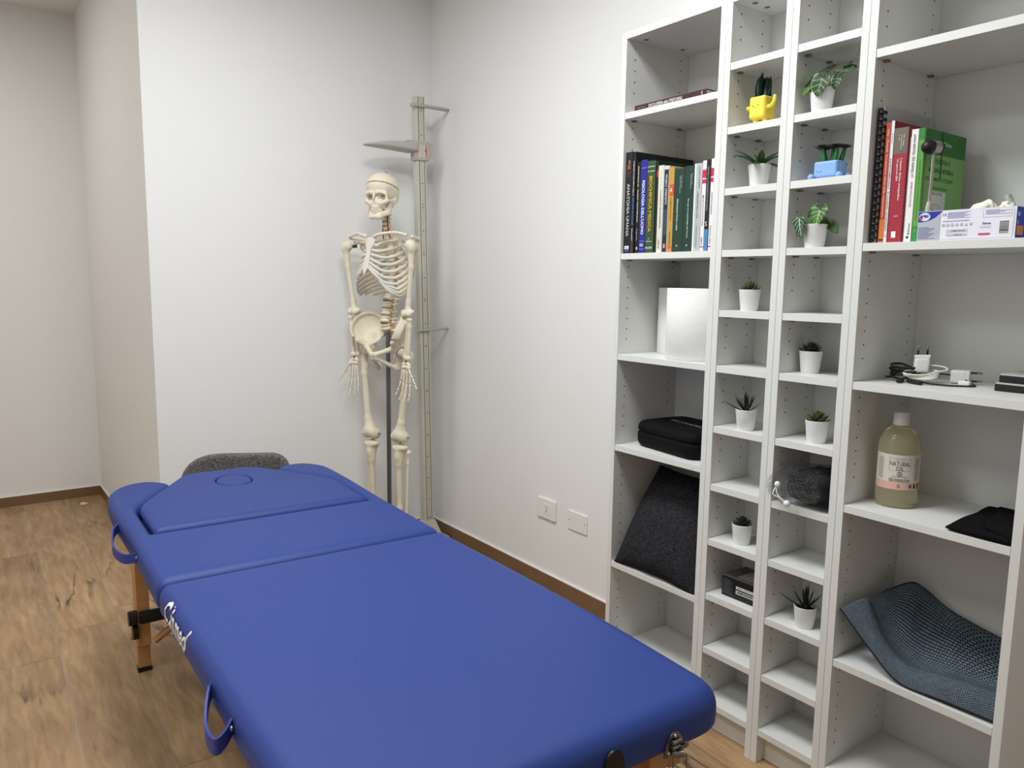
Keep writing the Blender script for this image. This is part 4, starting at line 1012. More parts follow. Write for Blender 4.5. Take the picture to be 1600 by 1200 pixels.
# yellow planter with a face
YEL = M('yellow_matte_plastic', '#efd44e', .5)
BLU = M('sky_blue_plastic', '#86aee6', .5)
DKL = leaf_mat('blue_green_leaf', '#0d2723', '#17352f', .5)
t = thing('face_planter', 'yellow cube planter with a tiny face, arms and feet, holding dark spear leaves', 'planter', (.06, -.463, NZ[1]), 'planters with faces')
def rbox(P, c, h, r):
    q = np.abs(P-np.array(c))-(np.array(h)-r); return np.linalg.norm(np.maximum(q, 0), axis=-1)+np.minimum(q.max(-1), 0)-r
yb = lambda P: smax(smin(rbox(P, (.062, -.463, 1.7375), (.026, .0245, .029), .008), smin(s_cap(P, (.052, -.452, 1.7065), (.052, -.452, 1.694), .0065, .0075), s_cap(P, (.052, -.480, 1.7065), (.052, -.480, 1.694), .0065, .0075), .002), .004), -rbox(P, (.062, -.463, 1.762), (.0215, .020, .03), .006), .002)
sdf_obj('body', lambda P: np.maximum(yb(P), NZ[1]-P[..., 2]), (.025, -.50, 1.685), (.10, -.425, 1.775), .0025, YEL, t)
m = MB().tube(curve([(.050, -.486, 1.736), (.046, -.500, 1.736), (.044, -.510, 1.744), (.044, -.512, 1.757)], 5), [.0052]*10+[.0048]*6, 10); m.ball((.044, -.512, 1.757), .0048, 10, 8)
obj('arm', m.mesh(), YEL, t)
m = MB().tube([(.048, -.440, 1.735), (.043, -.433, 1.738)], .0055, 10); m.ball((.043, -.433, 1.739), .0056, 10, 8); obj('arm', m.mesh(), YEL, t)
for y in (-.4535, -.469): polyprint(t, 'eye', (.0357, y, 1.7415), (0, -1, 0), (0, 0, 1), oval(.0013, .0016, 12), INK)
polyprint(t, 'smile', (.0357, -.4612, 1.7395), (0, -1, 0), (0, 0, 1), [(.0025*math.cos(a), -.0015-.0016*math.sin(a)) for a in [PI*k/8 for k in range(9)]]+[(.0025*math.cos(a), -.0010-.0012*math.sin(a)) for a in [PI*k/8 for k in range(8, -1, -1)]], INK)
boxo('soil', (.042, -.482, 1.755), (.082, -.444, 1.758), SOIL, t)
spear = lambda q: (math.sin(PI*min(1, q*.8+.2))**.7)
for (dx, dy, az, el, L, W) in ((-.006, -.001, .1, 1.50, .068, .022), (-.004, .010, .9, 1.42, .055, .017), (-.003, -.012, -.9, 1.25, .062, .013), (.006, .012, .8, 1.38, .060, .015), (.008, -.006, 3.6, 1.40, .062, .016), (0, .004, .4, 1.5, .064, .018), (.004, -.013, -.8, 1.38, .058, .012), (.008, .006, 2.6, 1.4, .058, .016)):
    me = leaf_mesh(L, W*1.25, spear, .06, .5, .0012, 8, 5); me.materials.append(DKL); place_leaf(t, me, (.062+dx, -.463+dy, 1.757), az, el, PI)
# blue planter
t = thing('face_planter', 'sky-blue box planter with a tiny face and ball feet, holding black flower heads', 'planter', (.055, -.672, NZ[2]), 'planters with faces')
bb = lambda P: smax(rbox(P, (.055, -.671, 1.5595), (.024, .0305, .0195), .006), -rbox(P, (.055, -.671, 1.577), (.019, .0255, .02), .004), .002)
sdf_obj('body', bb, (.025, -.71, 1.53), (.085, -.63, 1.585), .0025, BLU, t)
m = MB()
for (x, y) in ((.030, -.637), (.036, -.706), (.072, -.637), (.072, -.706)): m.ball((x, y, 1.5345+.0082), .0082, 12, 8)
obj('ball_feet', m.mesh(), BLU, t)
polyprint(t, 'slot', (.045, -.7017, 1.570), (1, 0, 0), (0, 0, 1), [(.028, -.003), (.030, -.003), (.030, .003), (.028, .003)], INK)
for y in (-.652, -.662): polyprint(t, 'eye', (.0308, y, 1.5545), (0, -1, 0), (0, 0, 1), oval(.0011, .0013, 12), INK)
polyprint(t, 'smile', (.0308, -.657, 1.5535), (0, -1, 0), (0, 0, 1), [(.002*math.cos(a), -.0008-.0012*math.sin(a)) for a in [PI*k/8 for k in range(9)]]+[(.002*math.cos(a), -.0004-.0009*math.sin(a)) for a in [PI*k/8 for k in range(8, -1, -1)]], INK)
boxo('soil', (.038, -.694, 1.571), (.072, -.648, 1.573), SOIL, t)
GRN = M('bright_stem_green', '#1f6a34', .45); BLK = M('black_petal', '#15130f', .6)
rnd = random.Random(4)
for (x, y, r) in ((.044, -.662, .016), (.050, -.684, .017), (.060, -.672, .015), (.062, -.655, .013), (.064, -.690, .013)):
    z = 1.607+rnd.random()*.008; hx2, hy2 = x+(x-.055)*.25, y+(y+.672)*.5
    obj('stem', MB().tube([(x, y, 1.572), (hx2, hy2, z)], [.0062, .0042], 8).mesh(), GRN, t)
    m = MB()
    for lay in range(3):
        for k in range(8):
            a = 2*PI*k/8+lay*.4; rr = 1.3*r*(1-.22*lay)
            pts = [(hx2, hy2, z+.002*lay), (hx2+rr*.6*math.cos(a-.25), hy2+rr*.6*math.sin(a-.25), z+.002+.0025*lay), (hx2+rr*math.cos(a), hy2+rr*math.sin(a), z+.0045+.002*lay), (hx2+rr*.6*math.cos(a+.25), hy2+rr*.6*math.sin(a+.25), z+.002+.0025*lay)]
            pts2 = [(p[0], p[1], p[2]+.001) for p in pts]
            m.add([Vector(p) for p in pts+pts2], [(0, 1, 2, 3), (7, 6, 5, 4), (0, 4, 5, 1), (1, 5, 6, 2), (2, 6, 7, 3), (3, 7, 4, 0)])
    obj('flower_head', m.mesh(), BLK, t)

# ---------------------------------------------------------------- books
PAGE = M('book_pages', '#d8d2c2', .8)
DN = dict(right=(0, 0, -1), up=(0, -1, 0))      # spine text reading downwards
UPW = dict(right=(0, 0, 1), up=(0, 1, 0))
FR = dict(right=(0, -1, 0), up=(0, 0, 1))
def book(label, col, x0, y0, y1, z0, h, depth, marks=(), group='books standing on the textbook shelf', rough=.4, name='book', lean=0):
    """y0 > y1, spine at x0 facing -x. marks: ('t', text, f0, f1, wfrac, colour, across) f from the top; ('r', f0, f1, a0, a1, colour)"""
    y0 -= .0003; y1 += .0003; w_ = y0-y1; t = thing(name, label, 'book', (x0+depth/2, (y0+y1)/2, z0), group)
    cv = min(.0022, w_*.16); mt = M('cover_'+col.strip('#'), col, rough)
    m = MB(); m.box((x0, y0, z0), (x0+.0025, y1, z0+h), bev=.0007); m.box((x0+.0022, y0, z0), (x0+depth, y0-cv, z0+h)); m.box((x0+.0022, y1+cv, z0), (x0+depth, y1, z0+h))
    obj('cover', m.mesh(), mt, t)
    boxo('pages', (x0+.0026, y0-cv-.0001, z0+.002), (x0+depth-.003, y1+cv+.0001, z0+h-.003), PAGE, t)
    yc = (y0+y1)/2
    for ki, mk in enumerate(marks):
        lf = .0003+.00008*ki
        if mk[0] == 't':
            _, s, f0, f1, wf, c, acr = mk[:7]; d = UPW if len(mk) > 7 and mk[7] == 'up' else DN
            zc = z0+h*(1-(f0+f1)/2); lettering(t, s, (x0-.0003, yc-acr*w_, zc), d['right'], d['up'], h*(f1-f0), w_*wf, ink(c), lift=lf+.0005)
        elif mk[0] == 'h':
            _, s, f, wf, hf, c = mk[:6]; lettering(t, s, (x0-.0003, yc-(mk[6]*w_ if len(mk) > 6 else 0), z0+h*(1-f)), (0, -1, 0), (0, 0, 1), w_*wf, h*hf, ink(c), lift=lf+.0005)
        elif mk[0] == 'r':
            _, f0, f1, a0, a1, c = mk; patch(t, 'spine_panel', (x0-.0001, yc, z0+h*(1-(f0+f1)/2)), (0, -1, 0), (0, 0, 1), [(a0*w_, a1*w_, -h*(f1-f0)/2, h*(f1-f0)/2)], ink(c), lift=lf)
    return t
zb = ZB+.0002
BK = [ # label, colour, y0, y1, x0, h, depth, marks
 ('thick black anatomy textbook, tallest at the end of the shelf next to the side panel', '#1b1c20', -.0200, -.0480, .010, .302, .235, [('t', 'ANATOMIA UMANA', .31, .83, .42, '#c8c4ba', .05), ('r', .08, .12, -.05, .2, '#7d746c'), ('r', .125, .17, -.22, .26, '#8a4a2c'), ('r', .19, .215, -.3, .3, '#4b2a26'), ('r', .222, .245, -.3, .25, '#4b2a26'), ('r', .925, .957, -.3, .36, '#e8e8ec'), ('r', .962, .985, -.26, .34, '#44506e'), ('h', 'edi', .942, .4, .012, '#2a3a70')]),
 ('thin black book with white and blue spine title beside the anatomy textbook', '#17171b', -.0485, -.0620, .011, .300, .256, [('t', 'SCIENZA E SVILUPPO DELLA', .09, .43, .42, '#cfd2d6', 0), ('t', 'IPERTROFIA MUSCOLARE', .445, .72, .55, '#3f84cc', 0), ('t', 'Schoenfeld', .75, .87, .5, '#c9c9cc', 0), ('r', .875, .99, -.45, .45, '#4a2f38')]),
 ('black book with a yellow spine title between the thin black and blue books', '#141417', -.0630, -.0830, .014, .269, .19, [('t', 'MANUALE DI', .05, .27, .24, '#e6dfa0', -.05), ('t', 'MASSO FISIOTERAPIA', .30, .66, .24, '#e6dfa0', -.05), ('t', 'Massaggio & Sport', .73, .86, .2, '#d8d8d8', -.05), ('r', .93, .96, -.12, .15, '#d8d8d8')]),
 ('royal blue physiology textbook with a white spine title', '#23258a', -.0835, -.1085, .012, .272, .19, [("t", "FISIOLOGIA DELL'UOMO", .22, .80, .46, '#f2f2f2', .0), ('r', .083, .086, -.4, .4, '#c9c9e8'), ('r', .868, .871, -.4, .4, '#c9c9e8'), ('r', .955, .958, -.4, .4, '#c9c9e8'), ('h', 'EE', .912, .55, .03, '#e8e8f4')]),
 ('green biochemistry textbook with a yellow spine title', '#34502e', -.1090, -.1420, .012, .266, .25, [('t', 'BIOCHIMICA MEDICA', .165, .77, .36, '#eda92f', .0), ('h', 'SILIPRANDI', .062, .84, .013, '#f0f0ec'), ('h', 'TETTAMANTI', .112, .84, .013, '#f0f0ec'), ('h', 'IV', .845, .15, .012, '#f0f0ec'), ('h', 'Edizione', .873, .62, .014, '#f0f0ec'), ('h', 'PICCIN', .945, .78, .022, '#f4f4f0')]),
 ('thin black book with a red mark squeezed beside the green biochemistry textbook', '#1a1d18', -.1425, -.1525, .014, .262, .20, [('r', .10, .17, -.1, .5, '#c03a3a')]),
 ('cream cookery book with a thin grey spine title', '#d9d5c8', -.1530, -.1730, .013, .249, .19, [('t', 'CUCINA BOTANICA', .28, .72, .26, '#55534a', .1), ('t', 'Carlotta Perego', .06, .25, .16, '#96c0a0', -.02), ('t', 'vallardi', .84, .95, .3, '#77736a', 0)]),
 ('navy blue strength-training book with a rounded dark spine panel', '#cfcdc4', -.1735, -.1950, .013, .245, .19, [('r', .04, .995, -.38, .42, '#1e2733'), ('r', .50, .80, -.38, .42, '#2f4658'), ('t', 'PROJECT STRENGTH', .10, .44, .42, '#dfe4ea', .02), ('r', .90, .95, -.15, .2, '#c9929c')]),
 ('mustard yellow slim book with an orange base band', '#bd9440', -.1955, -.2145, .013, .239, .18, [('r', .20, .33, -.30, .5, '#d6482c'), ('h', 'A', .265, .45, .05, '#f0ece4'), ('t', 'ALIMENTAZIONE', .35, .62, .22, '#8e4a1f', 0), ('t', 'GIORGIO MORI', .75, .92, .22, '#3a2d1a', 0), ('r', .935, .945, -.5, .5, '#c8582a'), ('r', .95, 1.0, -.5, .5, '#e07a3a')]),
 ('dark green nutrition textbook, the one nearer the mustard book of two alike', '#1f3d33', -.2150, -.2530, .012, .233, .17, [('t', 'Alimentazione Fitness e salute', .36, .74, .17, '#d8ded6', -.05), ('t', 'Massimo Spattini', .10, .30, .10, '#aebdb4', .12), ('t', 'Fulvio Marzatico', .09, .24, .09, '#aebdb4', .26), ('h', '4', .925, .2, .025, '#d8c999')]),
 ('dark green nutrition textbook, the one nearer the silver book of two alike', '#1d3b31', -.2535, -.2880, .012, .2355, .17, [('t', 'Principi di metodologia del Fitness', .38, .84, .17, '#d8ded6', .0), ('t', 'Fabrizio Ottavio', .10, .27, .10, '#aebdb4', .2), ('t', 'Massimo Diana', .09, .22, .09, '#aebdb4', .32), ('h', '4', .925, .2, .025, '#d8c999')]),
 ('silver grey slim book with dark spine lettering', '#b4b9b8', -.2885, -.3155, .013, .239, .17, [('t', 'FU REAL FINALITÀ DELLA CUCINA', .32, .62, .26, '#5b6568', .06), ('t', 'LUCIO TANZINI', .04, .28, .2, '#6c7678', .15), ('t', 'Il Pensiero Scientifico', .70, .96, .16, '#67717a', .05), ('r', .0, 1.0, -.5, -.28, '#e3e6e4')]),
 ('white slim book with a red top block, beside the silver book', '#e6e4e2', -.3160, -.3295, .013, .244, .16, [('r', .10, .19, -.5, .5, '#c42a45'), ('r', .205, .25, -.5, .5, '#c42a45'), ('t', 'MUSCOLI E POSTURA', .38, .72, .36, '#a33648', 0), ('t', 'elika', .84, .93, .36, '#2b2b30', 0), ('r', .945, .955, -.5, .5, '#b02040')]),
 ('black and blue slim book between two white red-banded ones', '#222024', -.3300, -.3445, .012, .246, .16, [('t', 'METODO & ALLENAMENTO DI FORZA', .08, .56, .34, '#a5a3a6', 0), ('h', 'S', .70, .5, .05, '#d8d8dc'), ('r', .76, 1.0, -.5, .5, '#4d83b0')]),
 ('white slim book with a red top block, last one against the panel', '#e7e5e3', -.3450, -.3590, .013, .246, .16, [('r', .10, .19, -.5, .5, '#c42a45'), ('r', .205, .25, -.5, .5, '#c42a45'), ('t', 'GINNASTICA FUNZIONALE', .36, .60, .3, '#2b2b30', 0), ('t', 'Anatomia e Fisica', .72, .92, .3, '#2b2b30', 0), ('r', .945, .955, -.5, .5, '#b02040')]),
]
for lab, col, y0, y1, x0, h, dp, mk in BK: book(lab, col, x0, y0, y1, zb, h, dp, mk)
# flat book on the top shelf
t = thing('book', 'dark maroon stretching encyclopaedia lying flat on the upper shelf', 'book', (.1, -.18, ZA))
c = M('cover_maroon', '#3a1722', .4); z0 = ZA+.0002
m = MB().box((.012, -.0475, z0), (.0145, -.3165, z0+.017), bev=.0006); m.box((.0143, -.0475, z0), (.205, -.3165, z0+.002)); m.box((.0143, -.0475, z0+.015), (.205, -.3165, z0+.017))
obj('cover', m.mesh(), c, t); boxo('pages', (.0146, -.0505, z0+.0021), (.202, -.3135, z0+.0149), PAGE, t)
for s, ya, yb2, hh, cc in (('ENCICLOPEDIA dello STRETCHING', -.105, -.232, .0088, '#e3dcd8'), ('Oscar Moreno Esquerdo', -.058, -.092, .004, '#a08c92')):
    lettering(t, s, (.0117, (ya+yb2)/2, z0+.0085), (0, -1, 0), (0, 0, 1), abs(yb2-ya), hh, ink(cc))
patch(t, 'publisher_mark', (.0117, -.302, z0+.0085), (0, -1, 0), (0, 0, 1), [(-.002, .002, -.004, .005)], ink('#c98d92'))
# spiral-bound and paperbacks in the wide bookcase
G2 = 'books standing beside the reflex hammer'
zr = RB+.0002
t = thing('spiral_manual', 'tall spiral-bound manual with black comb binding and clear cover', 'book', (.15, -.808, RB), G2)
boxo('page_block', (.030, -.8035, zr), (.235, -.8105, zr+.297), PAGE, t)
boxo('clear_cover', (.028, -.8108, zr), (.237, -.8116, zr+.299), M('clear_sheet_grey', '#b4b8ba', .25), t)
m = MB(); 
spn = MB().tube([(.0235, -.8045, zr+.004), (.0235, -.8045, zr+.296)], .0062, 10, flat=(.9, .55), up=(1, 0, 0)); obj('comb_spine', spn.mesh(), BLACK, t)
for k in range(19):
    z = zr+.012+k*.0152
    P = [(.0235+.0085*math.cos(a)*1.1+.004, -.8072+.0085*math.sin(a), z) for a in [PI*(.9+1.35*q/10) for q in range(11)]]
    obj('comb_ring', MB().tube(P, .0030, 6, flat=(.35, 1.15)).mesh(), BLACK, t)
boxo('page_tabs', (.0275, -.8035, zr+.002), (.031, -.8112, zr+.296), M('grey_page_edge', '#cfcfd6', .6), t)
book('orange-red massage-therapy book with a white spine title', '#b4492a', .028, -.8170, -.8295, zr, .262, .18, [('t', 'Clay - Pounds  Fondamenti clinici della massoterapia', .05, .78, .36, '#efe3da', .0), ('r', .80, 1.0, -.5, .5, '#d5762f'), ('r', .965, .98, -.4, .4, '#2a1a14')], G2)
book('white slim book with a red cover and black spine title', '#8f1f24', .027, -.8300, -.8370, zr, .265, .185, [('r', 0, 1, -.5, .5, '#e3e3e6'), ('t', 'ADDOMINALI  Il modulo essenziale', .30, .90, .52, '#8f3038', 0), ('t', 'de Gasquet', .10, .19, .5, '#5c7f98', 0), ('t', 'tt', .93, .95, .4, '#222226', 0)], G2)
book('crimson clinical-exam book with a taupe band at the top', '#a02c3b', .027, -.8375, -.8690, zr, .2475, .18, [('r', .0, .225, -.5, .5, '#6c6456'), ("t", "L'esame clinico ortopedico", .265, .63, .22, '#f0e2e0', .12), ('t', 'Un approccio EBM', .27, .46, .17, '#f0e2e0', -.12), ('t', 'M.A. Cleland', .06, .16, .12, '#d8d2c8', .22), ('t', 'S. Koppenhaver', .06, .19, .12, '#d8d2c8', .05), ('t', 'J. Su', .06, .11, .12, '#d8d2c8', -.12), ('r', .90, .955, -.2, .12, '#f0e6e6'), ('r', .76, .763, -.12, .2, '#e8c8c8'), ('r', .77, .773, -.12, .2, '#e8c8c8')], G2)
book('thin white booklet squeezed behind the crimson book', '#dcdad4', .034, -.8693, -.8745, zr, .226, .17, [], G2)
book('white trigger-point book with black spine title reading upwards', '#eceae6', .028, -.8750, -.8905, zr, .2400, .18, [('t', 'LA TERAPIA DEL TRIGGER POINT', .04, .42, .34, '#3a3a3c', .0, 'up'), ('t', 'Donna e Ronna Bando', .46, .68, .26, '#4a4a4c', .0, 'up'), ('t', 'Mediterranee', .83, .93, .28, '#3a3a3c', .1, 'up'), ('r', .945, .965, -.2, .15, '#3a3a3c')], G2)
gb = book('light green vertebral-mechanics book with a drawing on its cover', '#62a045', .029, -.8910, -.9035, zr, .2405, .19, [('r', .0, .10, -.5, .5, '#2f8038'), ('t', 'Lesioni vertebrali e la meccanica vertebrale', .28, .80, .22, '#2d5f28', .05), ('r', .86, 1.0, -.5, .5, '#2c8a3a'), ('h', 'TS', .90, .5, .02, '#8fc890')], G2, rough=.3)
FC = dict(right=(1, 0, 0), up=(0, 0, 1)); yq = -.9036   # front cover faces -y
cz = lambda f: zr+.2405*(1-f)
polyprint(gb, 'cover_band', (.029, yq, zr), (1, 0, 0), (0, 0, 1), [(.008, .190), (.189, .190), (.189, .2400), (.008, .2400)], ink('#2f7030'))
polyprint(gb, 'cover_field', (.029, yq, zr), (1, 0, 0), (0, 0, 1), [(.008, .0), (.189, .0), (.189, .190), (.008, .190)], ink('#7aa860'))
for s, xa, xb, z, hh, cc in (('Manuali dell\'Uomo', .065, .150, 1.595, .009, '#d5e4cf'), ('FUNZIONALI E', .075, .150, 1.556, .010, '#20401f'), ('MECCANICA VERTEBRALE', .055, .168, 1.536, .010, '#20401f'), ('DI JOHN MARTIN LITTLEJOHN', .045, .168, 1.516, .010, '#20401f'), ('CONVERSIONE POSTURALI', .060, .145, 1.498, .006, '#2c552a'), ('CRANIO-SACRALE', .065, .125, 1.487, .006, '#2c552a')):
    lettering(gb, s, ((xa+xb)/2, yq-.0002, z), (1, 0, 0), (0, 0, 1), xb-xa, hh, ink(cc), lift=.0003)
polyprint(gb, 'cover_drawing', (.029, yq-.0001, zr), (1, 0, 0), (0, 0, 1), [(.030, .0), (.110, .0), (.110, .112), (.030, .112)], ink('#c9cdc6'))
def scribble(pts, w_=.0009):
    P = curve([Vector((p[0], p[1], 0)) for p in pts], 6); V = []; F = []
    for i, p in enumerate(P):
        tt = (P[min(i+1, len(P)-1)]-P[max(i-1, 0)]).normalized(); nn = Vector((-tt.y, tt.x, 0))
        for s in (-1, 1): q = p+nn*s*w_*.5; V.append((.029+q.x, yq-.0007, zr+q.y))
    for i in range(len(P)-1): F.append((2*i, 2*i+1, 2*i+3, 2*i+2))
    return V, F
m = MB()
for pts in ([(.040, .030), (.040, .06), (.055, .060), (.058, .078), (.070, .084), (.088, .078), (.094, .060), (.090, .035), (.092, .012)], [(.050, .072), (.052, .082), (.062, .086)], [(.038, .045), (.036, .055), (.042, .060), (.044, .048), (.038, .045)], [(.060, .030), (.068, .036), (.076, .028), (.084, .038)], [(.064, .020), (.072, .030), (.080, .020)], [(.045, .010), (.046, .030)]):
    V, F = scribble(pts); m.add([Vector(v) for v in V], F)
obj('drawing_lines', m.mesh(), INK, gb)
obj('elastic_band', MB().tube([(.105, -.8904, zr+.2412), (.105, -.9047, zr+.2412), (.107, -.9047, zr+.165), (.108, -.9047, zr+.14)], .0010, 6).mesh(), M('green_elastic', '#1c4a20', .6), gb)

# ---------------------------------------------------------------- things on the textbook bookcase
ROLL = M('embossed_paper', '#ecebe7', .85, spec=.1, bump=.35, bscale=120)
def paper_roll(label, x, y, r, h):
    t = thing('paper_roll', label, 'paper roll', (x, y, ZC), 'paper towel rolls')
    obj('paper', MB().lathe([(.022, 0), (r-.002, 0), (r, .002), (r, h-.002), (r-.002, h), (.022, h)], (x, y, ZC+.0003), 56).mesh(), ROLL, t)
    obj('cardboard_core', MB().lathe([(.022, .001), (.022, h-.001), (.0195, h-.001), (.0195, .001), (.022, .001)], (x, y, ZC+.0003), 24).mesh(), M('cardboard', '#b09a78', .8), t)
paper_roll('fat white paper towel roll in front on the bookcase shelf', .118, -.2450, .1010, .2075)
paper_roll('white paper towel roll half hidden behind the front one', .196, -.0880, .0640, .2075)
# black zip case
t = thing('carry_case', 'black zipped hard case with white lettering on its lid', 'case', (.14, -.195, ZD))
KM = Matrix.Translation((.146, -.196, ZD)) @ Matrix.Rotation(math.radians(-7), 4, 'Z')
CASE = M('black_case_fabric', '#050506', .75, spec=.2, bump=.2, bscale=500)
def case(P, z0, z1, g=0):
    q = P[..., :2]; poly = round_poly([(-.112, -.140), (.100, -.140), (.100, .140), (-.112, .140)], [.05, .05, .06, .05], 8)
    d = poly2d(q, poly)+g+.022+.10*np.maximum(0, P[..., 2]-.045)**1.2; zz = np.abs(P[..., 2]-.041)-.041+.022
    d = np.sqrt(np.maximum(d, 0)**2+np.maximum(zz, 0)**2)+np.minimum(np.maximum(d, zz), 0)-.022
    return np.maximum(np.maximum(d, P[..., 2]-z1), z0-P[..., 2])
sdf_obj('case_body', lambda P: case(P, .0005, .0475), (-.13, -.16, -.005), (.12, .16, .06), .0048, CASE, t, KM)
sdf_obj('case_lid', lambda P: case(P, .0505, .083), (-.13, -.16, .04), (.12, .16, .095), .0048, CASE, t, KM)
sdf_obj('zip', lambda P: case(P, .0472, .0508, .0035), (-.13, -.16, .04), (.12, .16, .06), .0042, M('dark_zip', '#0c0c0e', .5), t, KM)
lettering(t, 'RECOVAPRO', KM @ Vector((-.015, -.008, .0826)), KM.to_3x3() @ Vector((-.05, -1, 0)).normalized(), KM.to_3x3() @ Vector((1, -.05, 0)).normalized(), .150, .016, ink('#b9bcc0'), lift=.0008)
# dark cushion leaning in its compartment
def woven_dark():
    m = M('charcoal_cushion_cloth', '#1c1d21', .95, spec=.1, bump=.3, bscale=900); t = NT(m)
    tc = t.add('ShaderNodeTexCoord'); mp = t.add('ShaderNodeMapping', {'Vector': tc.outputs['Object'], 'Scale': (1, .25, 1)})
    n = t.add('ShaderNodeTexNoise', {'Vector': mp.outputs[0], 'Scale': 300, 'Detail': 4}); r = t.add('ShaderNodeValToRGB', {'Fac': n.outputs['Fac']})
    r.color_ramp.elements[0].color = C('#1d1d20'); r.color_ramp.elements[1].color = C('#37373b'); r.color_ramp.elements[0].position = .35; r.color_ramp.elements[1].position = .68
    t.link(r.outputs[0], t.b.inputs['Base Color']); return m
def cushion():
    o = Vector((.105, -.192, .535)); ex = Vector((0, -1, 0)); ey = Vector((.195, .0, .285)).normalized(); ez = ex.cross(ey)
    if ez.x > 0: ez = -ez
    A, B, T_ = .165, .178, .074; V = []; F = []; n = 28
    def pt(s, tt, side):
        k = 1-.07*(1-tt*tt)*abs(s)**3; k2 = 1-.07*(1-s*s)*abs(tt)**3
        hgt = T_*(max(0, 1-s*s)*max(0, 1-tt*tt))**.48*(1+.03*math.sin(5*s+3*tt))
        wr = .004*math.sin(9*s+2*tt*tt)*max(0, abs(tt)-.35)
        return o+ex*(A*s*k)+ey*(B*tt*k2)+ez*(side*hgt*(1 if side > 0 else .5)+wr)
    idx = {}
    for side in (1, -1):
        for i in range(n+1):
            for j in range(n+1):
                s, tt = math.sin(PI/2*(i/n*2-1)), math.sin(PI/2*(j/n*2-1)); bd = i in (0, n) or j in (0, n)
                if bd and side < 0: idx[(side, i, j)] = idx[(1, i, j)]; continue
                idx[(side, i, j)] = len(V); V.append(pt(s, tt, side))
        for i in range(n):
            for j in range(n):
                f = (idx[(side, i, j)], idx[(side, i+1, j)], idx[(side, i+1, j+1)], idx[(side, i, j+1)]); F.append(f if side > 0 else f[::-1])
    t = thing('cushion', 'charcoal cloth cushion leaning in the lower bookcase compartment', 'cushion', (.1, -.19, ZE))
    me = mesh('cushion', V, F, True); bm = bmesh.new(); bm.from_mesh(me); bmesh.ops.recalc_face_normals(bm, faces=bm.faces); bm.to_mesh(me); bm.free()
    obj('cover', me, woven_dark(), t)
    sm_ = MB(); ring = [pt(math.sin(PI/2*(i/n*2-1)), -1, 1) for i in range(n+1)]+[pt(1, math.sin(PI/2*(i/n*2-1)), 1) for i in range(1, n+1)]+[pt(-math.sin(PI/2*(i/n*2-1)), 1, 1) for i in range(1, n+1)]+[pt(-1, -math.sin(PI/2*(i/n*2-1)), 1) for i in range(1, n)]
    sm_.tube(ring, .0018, 6, closed=True); obj('seam', sm_.mesh(), M('charcoal_seam', '#121216', .9), t)
cushion()

# ---------------------------------------------------------------- narrow towers: box and plastic bag
t = thing('small_box', 'small black carton with white barcode labels, in the narrow tower', 'box', (.085, -.49, NZ[9]))
z0 = NZ[9]+.0003; x0, x1, y0, y1, h = .033, .135, -.4345, -.5550, .057
boxo('carton', (x0, y0, z0), (x1, y1, z0+h), M('black_carton', '#15151a', .35), t, .0006)
boxo('top_flap', (x0+.001, y0-.001, z0+h), (x1, y1, z0+h+.0012), M('grey_brown_print', '#5d5654', .4), t)
patch(t, 'flap_print', ((x0+x1)/2, y0-.07, z0+h+.0013), (0, -1, 0), (1, 0, 0), [(-.030, .045, -.035, .030)], ink('#a29c98'))
patch(t, 'flap_print', ((x0+x1)/2, y0-.07, z0+h+.0016), (0, -1, 0), (1, 0, 0), [(-.02+.018*i+.004*(j % 2), -.012+.018*i, -.025+.012*j, -.0225+.012*j) for i in range(3) for j in range(4)], ink('#4a4644'))
lab = []; 
patch(t, 'barcode_label', (x0-.0001, y0-.075, z0+.029), (0, -1, 0), (0, 0, 1), [(-.027, .036, .002, .010), (-.027, .036, -.012, -.002)], ink('#dad6d0'))
rnd = random.Random(9); bars = []; x = -.024
while x < .034:
    w_ = rnd.choice((.0006, .0010, .0016)); bars += [(x, x+w_, -.0095, -.0035)]; 
    if rnd.random() < .6: bars += [(x, x+w_*.8, .0045, .0078)]
    x += w_+rnd.choice((.0006, .001))
patch(t, 'barcode_bars', (x0-.0004, y0-.075, z0+.029), (0, -1, 0), (0, 0, 1), bars, INK)
patch(t, 'fine_print', (x0-.0001, y0-.022, z0+.029), (0, -1, 0), (0, 0, 1), [(-.018, .016-.003*((k*7) % 5), -.021+.0034*k, -.0197+.0034*k) for k in range(13)], ink('#5a5a60'))
# plastic bag
def film():
    m = bpy.data.materials.new('clear_plastic_film'); m.use_nodes = True; t = NT(m); b = t.b
    tc = t.add('ShaderNodeTexCoord'); n = t.add('ShaderNodeTexNoise', {'Vector': tc.outputs['Object'], 'Scale': 55, 'Detail': 4, 'Distortion': 2.5})
    bp = t.add('ShaderNodeBump', {'Height': n.outputs['Fac'], 'Strength': 1.0, 'Distance': .02})
    gl = t.add('ShaderNodeBsdfGlossy', {'Color': (.95, .95, .95, 1), 'Roughness': .06, 'Normal': bp.outputs[0]}); tr = t.add('ShaderNodeBsdfTransparent', {'Color': (.95, .955, .96, 1)})
    df = t.add('ShaderNodeBsdfDiffuse', {'Color': (.75, .75, .77, 1)})
    lw = t.add('ShaderNodeLayerWeight', {'Blend': .22, 'Normal': bp.outputs[0]})
    r = t.add('ShaderNodeMapRange', {'Value': lw.outputs['Fresnel'], 1: 0.0, 2: 1.0, 3: .02, 4: .55})
    m0 = t.add('ShaderNodeMixShader', {0: .012, 1: tr.outputs[0], 2: df.outputs[0]})
    mx = t.add('ShaderNodeMixShader', {0: r.outputs[0], 1: m0.outputs[0], 2: gl.outputs[0]})
    t.link(mx.outputs[0], t.n['Material Output'].inputs['Surface']); return m
t = thing('plastic_bag', 'crumpled clear plastic bag with dark cloth inside, bulging from the second tower', 'bag', (.05, -.68, NZ[7]))
